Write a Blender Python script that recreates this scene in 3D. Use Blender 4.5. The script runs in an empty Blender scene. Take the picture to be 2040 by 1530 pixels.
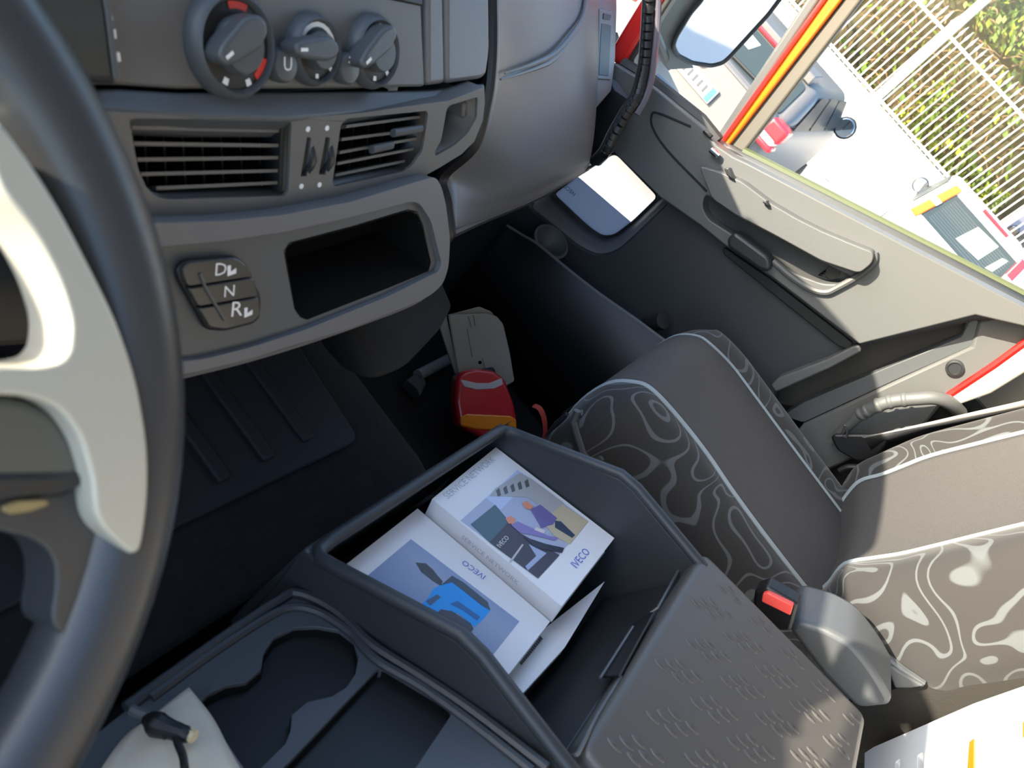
import bpy, bmesh, math, random
from mathutils import Vector as V, Matrix
import mathutils
random.seed(7)
S = bpy.context.scene
COL = S.collection

# ------------------------------------------------------------------ camera
FPX = 1500.0                                   # focal length in pixels of a 2040 x 1530 picture
_n = V((-1620, 1465, FPX)).normalized()        # gravity as the camera sees it
_l = V((920, -520, FPX)); _l = (_l - _n * _l.dot(_n)).normalized()   # the truck's right-hand side
_u = -_n
_f = _u.cross(_l)
OFF = V((-0.65, 0.0, 2.00))                    # eye point: left of the cab's middle, 2.0 m above the ground
cam = bpy.data.cameras.new('camera'); camo = bpy.data.objects.new('camera', cam); COL.objects.link(camo)
cr = [V((_l[i], _f[i], _u[i])) for i in range(3)]
camo.matrix_world = Matrix(((cr[0].x, -cr[1].x, -cr[2].x, OFF.x), (cr[0].y, -cr[1].y, -cr[2].y, OFF.y),
                            (cr[0].z, -cr[1].z, -cr[2].z, OFF.z), (0, 0, 0, 1)))
cam.sensor_width = 36; cam.lens = FPX / 2040 * 36; cam.clip_start = 0.02; cam.clip_end = 300
cam.dof.use_dof = True; cam.dof.focus_distance = 1.25; cam.dof.aperture_fstop = 9.0
S.camera = camo
# ------------------------------------------------------------------ sky, sun, exposure
W = bpy.data.worlds.new('sky'); S.world = W; W.use_nodes = True
nt = W.node_tree; bg = nt.nodes['Background']
sky = nt.nodes.new('ShaderNodeTexSky'); sky.sky_type = 'NISHITA'; sky.sun_disc = False
SUN = V((-1.10, 1.00, 0.42)).normalized()
sky.sun_elevation = math.asin(SUN.z); sky.sun_rotation = math.atan2(SUN.x, SUN.y)
sky.air_density = 1.2; sky.dust_density = 2.0; sky.ozone_density = 3.0
nt.links.new(sky.outputs[0], bg.inputs[0]); bg.inputs[1].default_value = 0.42
sl = bpy.data.lights.new('sun', 'SUN'); sl.energy = 8.5; sl.angle = math.radians(0.55); sl.color = (1.0, 0.90, 0.72)
so = bpy.data.objects.new('sun', sl); COL.objects.link(so); so.rotation_euler = SUN.to_track_quat('Z', 'Y').to_euler()
so.location = (-6, 8, 9)
S.view_settings.view_transform = 'Standard'; S.view_settings.look = 'None'
S.view_settings.gamma = 1.0; S.view_settings.use_curve_mapping = False
S.view_settings.exposure = 1.1

# ------------------------------------------------------------------ measuring
def ray(px, py):
    d = V((px - 1020.0, py - 765.0, FPX))
    return V((d.dot(_l), d.dot(_f), d.dot(_u)))
def at(p, X=None, Y=None, Z=None, pl=None):
    r = ray(p[0], p[1])
    if X is not None: return r * (X / r.x)
    if Y is not None: return r * (Y / r.y)
    if Z is not None: return r * (Z / r.z)
    return r * (pl[0].dot(pl[1]) / r.dot(pl[1]))
def ats(L, **k): return [at(p, **k) for p in L]
def lat(a, b):
    """plane that holds the cab's crosswise direction and two (y, z) points; normal towards the eye"""
    p = V((0, a[0], a[1])); n = V((0, b[1] - a[1], -(b[0] - a[0]))).normalized()
    if n.dot(p) > 0: n = -n
    return (p, n)
def off(pl, d): return (pl[0] + pl[1] * d, pl[1])
def plane3(a, b, c):
    n = (b - a).cross(c - a).normalized()
    if n.dot(a) > 0: n = -n
    return (a, n)
def fillet(P, r, n=4):
    out = []; N = len(P)
    for i in range(N):
        a, b, c = P[i - 1], P[i], P[(i + 1) % N]
        u, w = (a - b), (c - b)
        d = min(r, u.length * .45, w.length * .45)
        s, e = b + u.normalized() * d, b + w.normalized() * d
        for k in range(n + 1):
            t = k / n
            out.append(s * (1 - t) ** 2 + b * 2 * t * (1 - t) + e * t * t)
    return out
def crom(P, n):
    """Catmull-Rom through a list of vectors, n steps a span"""
    out = []; N = len(P)
    for i in range(N - 1):
        p0 = P[i - 1] if i else P[0] * 2 - P[1]
        p1, p2 = P[i], P[i + 1]
        p3 = P[i + 2] if i + 2 < N else P[-1] * 2 - P[-2]
        for k in range(n):
            t = k / n
            out.append(.5 * (2 * p1 + (p2 - p0) * t + (2 * p0 - 5 * p1 + 4 * p2 - p3) * t * t + (3 * p1 - p0 - 3 * p2 + p3) * t ** 3))
    out.append(P[-1].copy())
    return out
def arcpts(c, e1, e2, r, a0, a1, n):
    return [c + e1 * r * math.cos(a0 + (a1 - a0) * k / n) + e2 * r * math.sin(a0 + (a1 - a0) * k / n) for k in range(n + 1)]

# ------------------------------------------------------------------ mesh building
class MB:
    def __init__(s): s.v = []; s.f = []
    def add(s, vs, fs):
        o = len(s.v); s.v += [V(x) for x in vs]; s.f += [tuple(i + o for i in f) for f in fs]; return s
    def prism(s, P, vec):
        n = len(P); Q = [p + vec for p in P]
        return s.add(list(P) + Q, [tuple(range(n)), tuple(range(2 * n - 1, n - 1, -1))] + [(i, i + n, (i + 1) % n + n, (i + 1) % n) for i in range(n)])
    def flat(s, P): return s.add(P, [tuple(range(len(P)))])
    def box(s, c, e1, e2, e3):
        P = [c + e1 * a + e2 * b - e3 for a, b in ((-1, -1), (1, -1), (1, 1), (-1, 1))]
        return s.prism(P, e3 * 2)
    def abox(s, lo, hi):
        lo, hi = V(lo), V(hi); c = (lo + hi) / 2; h = (hi - lo) / 2
        return s.box(c, V((h.x, 0, 0)), V((0, h.y, 0)), V((0, 0, h.z)))
    def tube(s, path, r, n=10, closed=False, flat=1.0, up=None, caps=True):
        path = [V(p) for p in path]; N = len(path); rr = r if isinstance(r, (list, tuple)) else [r] * N
        rings = []; ref = V(up) if up is not None else None
        prev = None
        for i in range(N):
            a = path[i - 1] if (i or closed) else path[i]
            b = path[(i + 1) % N] if (i < N - 1 or closed) else path[i]
            t = (b - a).normalized()
            if prev is None:
                x = ref if ref is not None else (V((0, 0, 1)) if abs(t.z) < .9 else V((1, 0, 0)))
            else: x = ref if ref is not None else prev
            x = (x - t * x.dot(t)).normalized(); y = t.cross(x); prev = x
            rings.append([path[i] + x * rr[i] * flat * math.cos(2 * math.pi * k / n) + y * rr[i] * math.sin(2 * math.pi * k / n) for k in range(n)])
        vs = [p for R in rings for p in R]; fs = []
        for i in range(N if closed else N - 1):
            j = (i + 1) % N
            for k in range(n): fs.append((i * n + k, i * n + (k + 1) % n, j * n + (k + 1) % n, j * n + k))
        if not closed and caps: fs += [tuple(range(n - 1, -1, -1)), tuple((N - 1) * n + k for k in range(n))]
        return s.add(vs, fs)
    def lathe(s, c, ax, prof, n=24):
        """prof: list of (radius, height along ax)"""
        ax = ax.normalized(); x = V((1, 0, 0)) if abs(ax.x) < .8 else V((0, 1, 0))
        x = (x - ax * x.dot(ax)).normalized(); y = ax.cross(x); vs = []; fs = []
        for r, h in prof:
            for k in range(n):
                a = 2 * math.pi * k / n; vs.append(c + ax * h + (x * math.cos(a) + y * math.sin(a)) * r)
        for i in range(len(prof) - 1):
            for k in range(n): fs.append((i * n + k, i * n + (k + 1) % n, (i + 1) * n + (k + 1) % n, (i + 1) * n + k))
        fs += [tuple(range(n - 1, -1, -1)), tuple((len(prof) - 1) * n + k for k in range(n))]
        return s.add(vs, fs)
    def grid(s, G, closed=False):
        R = len(G); Cn = len(G[0]); vs = [p for r in G for p in r]; fs = []
        for i in range(R - 1):
            for j in range(Cn if closed else Cn - 1):
                fs.append((i * Cn + j, i * Cn + (j + 1) % Cn, (i + 1) * Cn + (j + 1) % Cn, (i + 1) * Cn + j))
        return s.add(vs, fs)
    def holes(s, outer, inner, vec):
        """a plate with holes: outer and inner loops in one plane, thickness vec"""
        bm = bmesh.new()
        for loop in [outer] + list(inner):
            vs = [bm.verts.new(p) for p in loop]
            for i in range(len(vs)): bm.edges.new((vs[i], vs[(i + 1) % len(vs)]))
        bmesh.ops.triangle_fill(bm, use_beauty=True, edges=bm.edges[:], normal=vec.normalized())
        g = bmesh.ops.extrude_face_region(bm, geom=bm.faces[:], use_keep_orig=True)
        bmesh.ops.translate(bm, verts=[e for e in g['geom'] if isinstance(e, bmesh.types.BMVert)], vec=vec)
        bm.verts.index_update()
        s.add([v.co.copy() for v in bm.verts], [tuple(v.index for v in f.verts) for f in bm.faces]); bm.free()
        return s
def surf(rows, nu=5, nv=5):
    """smooth surface through a grid of control points"""
    R = [crom(r, nu) for r in rows]
    cols = [crom([r[j] for r in R], nv) for j in range(len(R[0]))]
    return [[cols[j][i] for j in range(len(cols))] for i in range(len(cols[0]))]

LOC = {}
def link(name, m, mat, loc, parent=None, bevel=0, seg=2, smooth=35, sub=0, solid=0, recalc=True):
    me = bpy.data.meshes.new(name)
    me.from_pydata([tuple(v - loc) for v in m.v], [], m.f)
    if recalc:
        bm = bmesh.new(); bm.from_mesh(me); bmesh.ops.remove_doubles(bm, verts=bm.verts, dist=1e-6)
        bmesh.ops.recalc_face_normals(bm, faces=bm.faces); bm.to_mesh(me); bm.free()
    if smooth:
        me.shade_smooth(); me.set_sharp_from_angle(angle=math.radians(smooth))
    me.materials.append(mat)
    o = bpy.data.objects.new(name, me); COL.objects.link(o)
    if parent is None: o.location = loc + OFF
    else:
        o.parent = parent; o.location = loc - LOC[parent.name]
    LOC[o.name] = loc.copy()
    if solid:
        k = o.modifiers.new('solid', 'SOLIDIFY'); k.thickness = abs(solid); k.offset = 0
    if bevel:
        k = o.modifiers.new('bevel', 'BEVEL'); k.width = bevel; k.segments = seg; k.limit_method = 'ANGLE'; k.angle_limit = math.radians(40)
    if sub:
        k = o.modifiers.new('sub', 'SUBSURF'); k.levels = sub; k.render_levels = sub
    return o
def part(name, m, mat, parent, **k):
    return link(name, m, mat, LOC[parent.name], parent, **k)
def base_of(m):
    xs = [v.x for v in m.v]; ys = [v.y for v in m.v]; zs = [v.z for v in m.v]
    return V(((min(xs) + max(xs)) / 2, (min(ys) + max(ys)) / 2, min(zs)))
def tag(o, label=None, cat=None, group=None, kind=None):
    if label: o['label'] = label
    if cat: o['category'] = cat
    if group: o['group'] = group
    if kind: o['kind'] = kind
    return o
def top(name, m, mat, label=None, cat=None, group=None, kind=None, **k):
    return tag(link(name, m, mat, base_of(m), None, **k), label, cat, group, kind)
def thing(name, loc, label=None, cat=None, group=None, kind=None):
    loc = V(loc)
    o = bpy.data.objects.new(name, None); COL.objects.link(o); o.location = loc + OFF; o.empty_display_size = .05
    LOC[o.name] = loc; return tag(o, label, cat, group, kind)
def lab(o, text): o['label'] = text; return o
def text(name, s, p0, p1, upv, mat, parent, lift=V((0, 0, 0)), depth=0.0003, hmul=1.0):
    """lettering laid on a surface: baseline from p0 to p1 (3D), upv roughly up"""
    cu = bpy.data.curves.new('lettering', 'FONT'); cu.body = s; cu.size = 1; cu.resolution_u = 2
    to = bpy.data.objects.new('lettering', cu); COL.objects.link(to)
    bpy.context.view_layer.update()
    me = bpy.data.meshes.new_from_object(to.evaluated_get(bpy.context.evaluated_depsgraph_get()))
    bpy.data.objects.remove(to)
    x0 = min(v.co.x for v in me.vertices); x1 = max(v.co.x for v in me.vertices)
    ex = p1 - p0; w = ex.length; ex.normalize(); ey = (upv - ex * upv.dot(ex)).normalized(); k = w / (x1 - x0)
    m = MB(); m.add([p0 + lift + ex * (v.co.x - x0) * k + ey * v.co.y * k * hmul for v in me.vertices], [tuple(p.vertices) for p in me.polygons])
    bpy.data.meshes.remove(me)
    return part(name, m, mat, parent, smooth=0, recalc=False)

# ------------------------------------------------------------------ materials
def nodes(name):
    m = bpy.data.materials.new(name); m.use_nodes = True
    t = m.node_tree; return m, t, t.nodes['Principled BSDF']
def mat(name, c, rough=.5, metal=0.0, bump=0, scale=300, var=0, vscale=8, spec=.5, coat=0, c2=None, coatr=.1):
    m, t, b = nodes(name)
    b.inputs['Base Color'].default_value = (*c, 1); b.inputs['Roughness'].default_value = rough
    b.inputs['Metallic'].default_value = metal; b.inputs['Specular IOR Level'].default_value = spec
    b.inputs['Coat Weight'].default_value = coat; b.inputs['Coat Roughness'].default_value = coatr
    co = t.nodes.new('ShaderNodeTexCoord')
    if bump:
        n = t.nodes.new('ShaderNodeTexNoise'); n.inputs['Scale'].default_value = scale; n.inputs['Detail'].default_value = 3
        t.links.new(co.outputs['Object'], n.inputs['Vector'])
        k = t.nodes.new('ShaderNodeBump'); k.inputs['Strength'].default_value = bump; k.inputs['Distance'].default_value = .002
        t.links.new(n.outputs['Fac'], k.inputs['Height']); t.links.new(k.outputs[0], b.inputs['Normal'])
    if var or c2:
        n = t.nodes.new('ShaderNodeTexNoise'); n.inputs['Scale'].default_value = vscale; n.inputs['Detail'].default_value = 5
        t.links.new(co.outputs['Object'], n.inputs['Vector'])
        r = t.nodes.new('ShaderNodeValToRGB'); r.color_ramp.elements[0].position = .35; r.color_ramp.elements[1].position = .65
        lo = c2 if c2 else tuple(x * (1 - var) for x in c)
        r.color_ramp.elements[0].color = (*lo, 1); r.color_ramp.elements[1].color = (*(c if c2 else tuple(min(1, x * (1 + var)) for x in c)), 1)
        t.links.new(n.outputs['Fac'], r.inputs[0]); t.links.new(r.outputs[0], b.inputs['Base Color'])
    return m
def glass(name, tint=(1, 1, 1), refl=.08):
    m, t, b = nodes(name); t.nodes.remove(b)
    o = t.nodes['Material Output']; tr = t.nodes.new('ShaderNodeBsdfTransparent'); tr.inputs[0].default_value = (*tint, 1)
    g = t.nodes.new('ShaderNodeBsdfGlossy'); g.inputs['Roughness'].default_value = .02
    fr = t.nodes.new('ShaderNodeFresnel'); fr.inputs[0].default_value = 1.35
    mx = t.nodes.new('ShaderNodeMixShader'); mul = t.nodes.new('ShaderNodeMath'); mul.operation = 'MULTIPLY'; mul.inputs[1].default_value = refl * 12
    t.links.new(fr.outputs[0], mul.inputs[0]); t.links.new(mul.outputs[0], mx.inputs[0])
    t.links.new(tr.outputs[0], mx.inputs[1]); t.links.new(g.outputs[0], mx.inputs[2]); t.links.new(mx.outputs[0], o.inputs[0])
    return m
def swirl_fabric(name, basec, linec, scale=5.0, dist=1.6, freq=4.0, width=.14):
    """woven cloth with contour-like swirling bands"""
    m, t, b = nodes(name)
    co = t.nodes.new('ShaderNodeTexCoord'); n = t.nodes.new('ShaderNodeTexNoise')
    n.inputs['Scale'].default_value = scale; n.inputs['Detail'].default_value = 0.0; n.inputs['Distortion'].default_value = dist
    t.links.new(co.outputs['Object'], n.inputs['Vector'])
    mu = t.nodes.new('ShaderNodeMath'); mu.operation = 'MULTIPLY'; mu.inputs[1].default_value = freq
    pp = t.nodes.new('ShaderNodeMath'); pp.operation = 'PINGPONG'; pp.inputs[1].default_value = .5
    r = t.nodes.new('ShaderNodeValToRGB'); e = r.color_ramp.elements
    e[0].position = 0; e[0].color = (*linec, 1); e[1].position = width; e[1].color = (*linec, 1)
    k = r.color_ramp.elements.new(width + .035); k.color = (*basec, 1)
    t.links.new(n.outputs['Fac'], mu.inputs[0]); t.links.new(mu.outputs[0], pp.inputs[0]); t.links.new(pp.outputs[0], r.inputs[0])
    t.links.new(r.outputs[0], b.inputs['Base Color'])
    w = t.nodes.new('ShaderNodeTexNoise'); w.inputs['Scale'].default_value = 500; t.links.new(co.outputs['Object'], w.inputs['Vector'])
    bu = t.nodes.new('ShaderNodeBump'); bu.inputs['Strength'].default_value = .25; bu.inputs['Distance'].default_value = .001
    t.links.new(w.outputs['Fac'], bu.inputs['Height']); t.links.new(bu.outputs[0], b.inputs['Normal'])
    b.inputs['Roughness'].default_value = .9; b.inputs['Sheen Weight'].default_value = .15
    return m
def gradient_print(name, stops, axis, lo, hi):
    """flat printed gradient along an object axis"""
    m, t, b = nodes(name)
    co = t.nodes.new('ShaderNodeTexCoord'); s = t.nodes.new('ShaderNodeSeparateXYZ'); t.links.new(co.outputs['Object'], s.inputs[0])
    mr = t.nodes.new('ShaderNodeMapRange'); mr.inputs['From Min'].default_value = lo; mr.inputs['From Max'].default_value = hi
    t.links.new(s.outputs[axis], mr.inputs['Value'])
    r = t.nodes.new('ShaderNodeValToRGB'); e = r.color_ramp.elements
    e[0].position, e[0].color = stops[0][0], (*stops[0][1], 1); e[1].position, e[1].color = stops[-1][0], (*stops[-1][1], 1)
    for p, c in stops[1:-1]: q = e.new(p); q.color = (*c, 1)
    t.links.new(mr.outputs[0], r.inputs[0]); t.links.new(r.outputs[0], b.inputs['Base Color']); b.inputs['Roughness'].default_value = .45
    return m
DASH = mat('dash_plastic', (.115, .112, .108), .48, bump=.12, scale=900)
DASHL = mat('dash_plastic_light', (.125, .125, .132), .42, bump=.12, scale=900)
BLACK = mat('black_plastic', (.008, .008, .009), .45)
SATIN = mat('satin_black', (.022, .023, .025), .38, bump=.1, scale=900)
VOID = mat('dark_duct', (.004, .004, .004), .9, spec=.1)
GREY = mat('grey_plastic', (.075, .08, .085), .42, bump=.1, scale=800)
CONS = mat('console_plastic', (.030, .034, .039), .45, bump=.1, scale=900)
DOOR = mat('door_plastic', (.092, .094, .094), .5, bump=.15, scale=900)
DOORD = mat('door_lower_plastic', (.030, .032, .036), .5, bump=.15, scale=900)
CARPET = mat('carpet', (.009, .009, .0095), .95, bump=.6, scale=260, var=.25, vscale=40)
RUBBER = mat('rubber_mat', (.012, .012, .017), .7, bump=.2, scale=200)
WHEELB = mat('wheel_black', (.04, .042, .046), .36, bump=.05, scale=700)
WHEELS = mat('wheel_silver_trim', (.50, .475, .40), .34, metal=.15)
WHITE = mat('white_paint_mark', (.8, .8, .8), .5)
RED = mat('red_mark', (.65, .03, .015), .45)
REDP = mat('red_body_paint', (.62, .012, .01), .3, coat=.6)
ORANGE = mat('sunlit_red_and_lamp', (.9, .16, .005), .3, coat=.5)  # sun on the red division bar put into the colour; also a car lamp
CHROME = mat('chrome', (.75, .75, .76), .15, metal=1)
PAPER = mat('paper', (.78, .78, .80), .6)
PAPERW = mat('page_edges', (.70, .69, .66), .8, bump=.3, scale=400)
SEATC = mat('seat_plain_cloth', (.062, .058, .056), .95, bump=.3, scale=700, var=.12, vscale=500)
SEATP = swirl_fabric('seat_swirl_cloth', (.026, .024, .023), (.085, .092, .095), scale=7.5, dist=1.2, freq=6.5, width=.068)
PIPE = mat('seat_piping', (.26, .30, .32), .7)
RUBS = mat('window_seal', (.015, .016, .015), .5)
CREAM = mat('cream_trim', (.55, .53, .45), .5)
MIRROR = mat('mirror_glass', (.9, .9, .9), .02, metal=1)
PANE = glass('window_glass')
def shaded_glass(name):
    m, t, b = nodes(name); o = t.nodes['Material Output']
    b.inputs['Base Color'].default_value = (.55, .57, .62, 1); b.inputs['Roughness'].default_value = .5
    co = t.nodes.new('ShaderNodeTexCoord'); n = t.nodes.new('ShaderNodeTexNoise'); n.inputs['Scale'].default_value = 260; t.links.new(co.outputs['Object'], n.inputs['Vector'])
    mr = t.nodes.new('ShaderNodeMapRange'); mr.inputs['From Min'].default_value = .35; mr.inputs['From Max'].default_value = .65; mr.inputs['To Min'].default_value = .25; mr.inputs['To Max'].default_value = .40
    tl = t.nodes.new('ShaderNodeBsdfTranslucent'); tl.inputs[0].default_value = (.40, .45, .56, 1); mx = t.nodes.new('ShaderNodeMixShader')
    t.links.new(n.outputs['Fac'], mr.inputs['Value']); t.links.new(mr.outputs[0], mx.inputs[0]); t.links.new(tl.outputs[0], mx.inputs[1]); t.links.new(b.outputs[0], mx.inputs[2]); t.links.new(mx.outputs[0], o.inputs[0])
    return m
SHADED = shaded_glass('shaded_glass')  # bluish tone stands in for the shade seen in the kerb pane

# ================================================================== SETTING: ground, cab shell, door
GZ = -2.00                                         # the ground, seen from the eye point
GROUND = mat('sunlit_concrete', (.38, .375, .37), .9, bump=.5, scale=60, var=.10, vscale=90)
ROAD = mat('asphalt', (.17, .17, .19), .9, bump=.4, scale=80, var=.12, vscale=30)
SHELL = mat('cab_lining', (.22, .21, .20), .8)
tag(top('ground', MB().abox((-14, -25, GZ - .1), (14.0, 25, GZ)), GROUND, smooth=0), 'pale sunlit concrete yard beside the truck', 'ground', kind='structure')
tag(top('ground', MB().abox((14.0, -40, GZ - .12), (60, 40, GZ - .02)), ROAD, smooth=0), 'grey asphalt road beyond the white wall', 'road', kind='structure')
FL = -1.06
tag(top('floor', MB().abox((-.62, -.95, FL - .06), (1.72, .86, FL)), CARPET, smooth=0), 'dark cab floor', 'floor', kind='structure')
tag(top('ceiling', MB().abox((-.45, -.95, .62), (1.75, .52, .68)), SHELL, bevel=.02), 'cab roof lining', 'ceiling', kind='structure')
tag(top('wall_back', MB().abox((-.45, -1.0, FL), (1.75, -.95, .62)), SHELL, smooth=0), 'cab rear wall', 'wall', kind='structure')
tag(top('wall_front', MB().abox((-.62, .86, FL), (1.70, .92, -.16)), SATIN, smooth=0), 'dark firewall under the dashboard', 'wall', kind='structure')

# ---- the passenger door: layers standing at their real distances from the cab's middle
door = thing('door_1', (1.62, .1, -1.0), 'grey plastic lined passenger door with red frame and kerb window', 'door', kind='structure')
XO = V((.06, 0, 0))
kerb_out = ats([(1051, 408), (1156, 492), (1192, 508), (1227, 499), (1262, 468), (1340, 392), (1230, 285), (1140, 340)], X=1.60)
base_o = ats([(1190, 110), (1430, 285), (1488, 318), (2060, 632), (1943, 640), (1712, 692), (1551, 765), (1500, 1000), (1100, 1000), (780, 760), (800, 400), (960, 250), (1130, 230)], X=1.60)
part('inner_panel', MB().holes(base_o, [fillet(kerb_out, .02)], V((.05, 0, 0))), DOORD, door, bevel=.012, seg=3)
# kerb window: sloping reveal, seal and pane low in the door
_c = sum(kerb_out, V()) / len(kerb_out); k1 = fillet([_c + (p - _c) * 1.02 + V((.006, 0, 0)) for p in kerb_out], .02)
k2 = fillet(ats([(1098, 386), (1171, 455), (1199, 474), (1225, 473), (1262, 446), (1318, 392), (1226, 298), (1152, 345)], X=1.68), .02)
m = MB(); n = len(k1)
m.add(k1 + k2, [(i, (i + 1) % n, (i + 1) % n + n, i + n) for i in range(n)])
part('window_reveal', m, DASHL, door, solid=.004)
part('window_seal', MB().tube(k2, .007, n=8, closed=True), RUBS, door)
kp = part('kerb_pane', MB().prism(k2, V((.004, 0, 0))), PANE, door, smooth=0)
tb = ats([(1098, 386), (1171, 455), (1199, 474), (1222, 474), (1262, 447), (1149, 350)], X=1.678)  # added band, its straight edge drawn as the line between sun and shade
lab(part('shade_band', MB().prism(fillet(tb, .01), V((.0015, 0, 0))), SHADED, door, smooth=0), 'bluish band painted as shade across the lower corner of the kerb pane')
lab(kp, 'small low kerb window pane with lettering')
a, b = at((1147, 385), X=1.677), at((1125, 366), X=1.677)
text('lettering', 'IVECO', a, b, at((1120, 392), X=1.677) - a, BLACK, door)
# shoulder with the scooped pull recess
shoulder = ats([(1196, 120), (1226, 128), (1299, 172), (1397, 251), (1428, 290), (1460, 312), (1490, 326), (2060, 622), (2060, 655), (1943, 628), (1712, 686), (1535, 550), (1442, 487),
                (1396, 450), (1315, 393), (1220, 301), (1180, 262)], X=1.56)
recess = ats([(1404, 386), (1432, 404), (1465, 431), (1535, 468), (1637, 522), (1700, 553), (1672, 566), (1640, 566), (1590, 548), (1548, 522), (1530, 512), (1460, 468), (1410, 436), (1398, 412)], X=1.56)
part('shoulder_panel', MB().holes(shoulder, [fillet(recess, .012)], V((.10, 0, 0))), DOOR, door, bevel=.012, seg=3)
part('recess_back', MB().prism(ats([(1380, 380), (1700, 530), (1720, 570), (1560, 560), (1380, 440)], X=1.62), V((.01, 0, 0))), DOORD, door, smooth=0)
part('recess_plate', MB().prism(fillet(ats([(1626, 548), (1642, 516), (1700, 551), (1668, 568)], X=1.60), .004), V((.01, 0, 0))), DOOR, door, bevel=.003)
c = at((1659, 543), X=1.598)
part('screw_hole', MB().lathe(c, V((1, 0, 0)), [(.013, -.002), (.013, .004), (.010, .005)]), BLACK, door)
# grab bar over the recess
bar = ats([(1392, 330), (1440, 345), (1478, 362), (1535, 405), (1590, 437), (1640, 462), (1700, 487), (1741, 503), (1738, 524), (1712, 545), (1637, 520), (1535, 464), (1465, 428), (1418, 396)], X=1.525)
lab(part('pull_bar', MB().prism(fillet(bar, .01), V((.04, 0, 0))), DOOR, door, bevel=.014, seg=4), 'thick horizontal pull bar along the door top')
lip = crom(ats([(1743, 503), (1740, 524), (1712, 548), (1668, 573), (1645, 582), (1614, 575), (1575, 550), (1540, 520)], X=1.555), 4)
part('recess_lip', MB().tube(lip, .0065, n=8), DOOR, door)
# switch wells let into the top of the door
part('switch_well', MB().prism(ats([(1398, 262), (1404, 258), (1420, 270), (1414, 276)], X=1.552), V((.01, 0, 0))), BLACK, door, bevel=.002)
part('switch_well', MB().prism(ats([(1442, 336), (1452, 334), (1462, 358), (1448, 350)], X=1.515), V((.02, 0, 0))), SATIN, door, bevel=.002)
part('switch_well', MB().prism(ats([(1518, 402), (1527, 400), (1534, 411), (1526, 410)], X=1.515), V((.02, 0, 0))), BLACK, door, bevel=.002)
part('lock_button', MB().tube(ats([(1416, 298), (1432, 312)], X=1.55), .006, n=10), CHROME, door)
lab(part('latch_handle', MB().prism(fillet(ats([(1447, 476), (1464, 461), (1532, 511), (1537, 528), (1530, 542), (1514, 540), (1449, 494)], X=1.535), .008), V((.04, 0, 0))), SATIN, door, bevel=.008, seg=3), 'black door opening lever')
# panel line ahead of the recess
part('shut_line', MB().tube(crom(ats([(1376, 252), (1310, 225), (1298, 232), (1301, 256), (1330, 300), (1408, 381)], X=1.559), 5), .0022, n=6), BLACK, door)
# lower edge mouldings
part('lower_moulding', MB().prism(fillet(ats([(1535, 768), (1552, 752), (1650, 715), (1686, 697), (1700, 690), (1712, 688), (1716, 700), (1655, 733), (1545, 782)], X=1.57), .004), V((.05, 0, 0))), DOOR, door, bevel=.008, seg=3)
part('crease', MB().prism(fillet(ats([(1442, 492), (1535, 556), (1700, 684), (1692, 697), (1670, 690), (1530, 578), (1440, 505)], X=1.585), .006), V((.012, 0, 0))), BLACK, door, bevel=.003)
# map pocket low in the door, its bottle ring and peg
pk = crom(ats([(1010, 450), (1044, 471), (1072, 488), (1128, 534), (1192, 584), (1262, 633), (1308, 667), (1400, 735)], X=1.5), 4)
m = MB().grid([pk, [V((p.x + .02, p.y, FL + .01)) for p in pk]])
part('pocket_wall', m, BLACK, door, solid=.012)
part('pocket_rim', MB().tube(pk, .004, n=8), DASH, door)
c = at((1092, 486), X=1.57)
part('bottle_ring', MB().lathe(c - V((0, 0, .04)), V((-.3, -.1, 1)), [(.02, 0), (.035, .02), (.044, .05), (.046, .062), (.040, .064), (.036, .05), (.01, .02)]), DOOR, door)
c = at((1315, 640), X=1.55)
part('bottle_peg', MB().lathe(c, V((-.5, -.3, .8)), [(.016, -.05), (.020, .0), (.018, .012), (.008, .014)]), SATIN, door)
# window frame: sill, seal, front division bar and the red pillar
sill = ats([(1428, 290), (1460, 312), (1490, 326), (2080, 634)], X=1.60); sil2 = ats([(1434, 280), (1470, 300), (1497, 314), (2080, 610)], X=1.655)
part('window_sill', MB().grid([sill, sil2]), DOOR, door, solid=.012)
part('sill_seal', MB().tube(ats([(1480, 303), (1500, 313), (2080, 611)], X=1.65), .0135, n=8, flat=.8), mat('sill_seal', (.06, .075, .03), .6), door)
part('front_seal', MB().tube(ats([(1240, 128), (1299, 162), (1397, 240), (1430, 282)], X=1.60), .014, n=8), RUBS, door)
def strip(xa, pa, ya, yb, xb=None):
    """upright strip between two edges given as bottom/top pixel pairs"""
    return [at(p, X=xa) for p in pa]
bars = [('division_seal', [(1418, 285), (1434, 296), (1653, -30), (1625, -30)], 1.66, GREY), ('division_bar', [(1432, 290), (1443, 302), (1700, -30), (1664, -30)], 1.64, ORANGE),
        ('division_seal', [(1443, 300), (1472, 318), (1740, -30), (1702, -30)], 1.65, mat('bar_seal', (.10, .09, .075), .6))]
for nm, P, x, mt in bars:
    part(nm, MB().prism(ats(P, X=x), V((.025, 0, 0))), mt, door, bevel=.006, seg=3)
part('division_edge', MB().tube(ats([(1432, 291), (1662, -30)], X=1.638), .005, n=8), REDP, door)
part('front_pillar', MB().prism(ats([(1218, 122), (1222, 88), (1300, -40), (1345, -40), (1250, 118), (1236, 132)], X=1.62), V((.05, 0, 0))), REDP, door, bevel=.008, seg=3)
part('pillar_seal', MB().prism(ats([(1236, 134), (1250, 110), (1348, -40), (1362, -40), (1262, 118), (1256, 172)], X=1.625), V((.03, 0, 0))), RUBS, door, bevel=.005)
lab(part('side_pane', MB().prism(ats([(1240, 130), (1300, 205), (1424, 294), (1500, 312), (2080, 612), (2080, -60), (1340, -60)], X=1.668), V((.004, 0, 0))), PANE, door, smooth=0), 'main side window pane')
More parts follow.
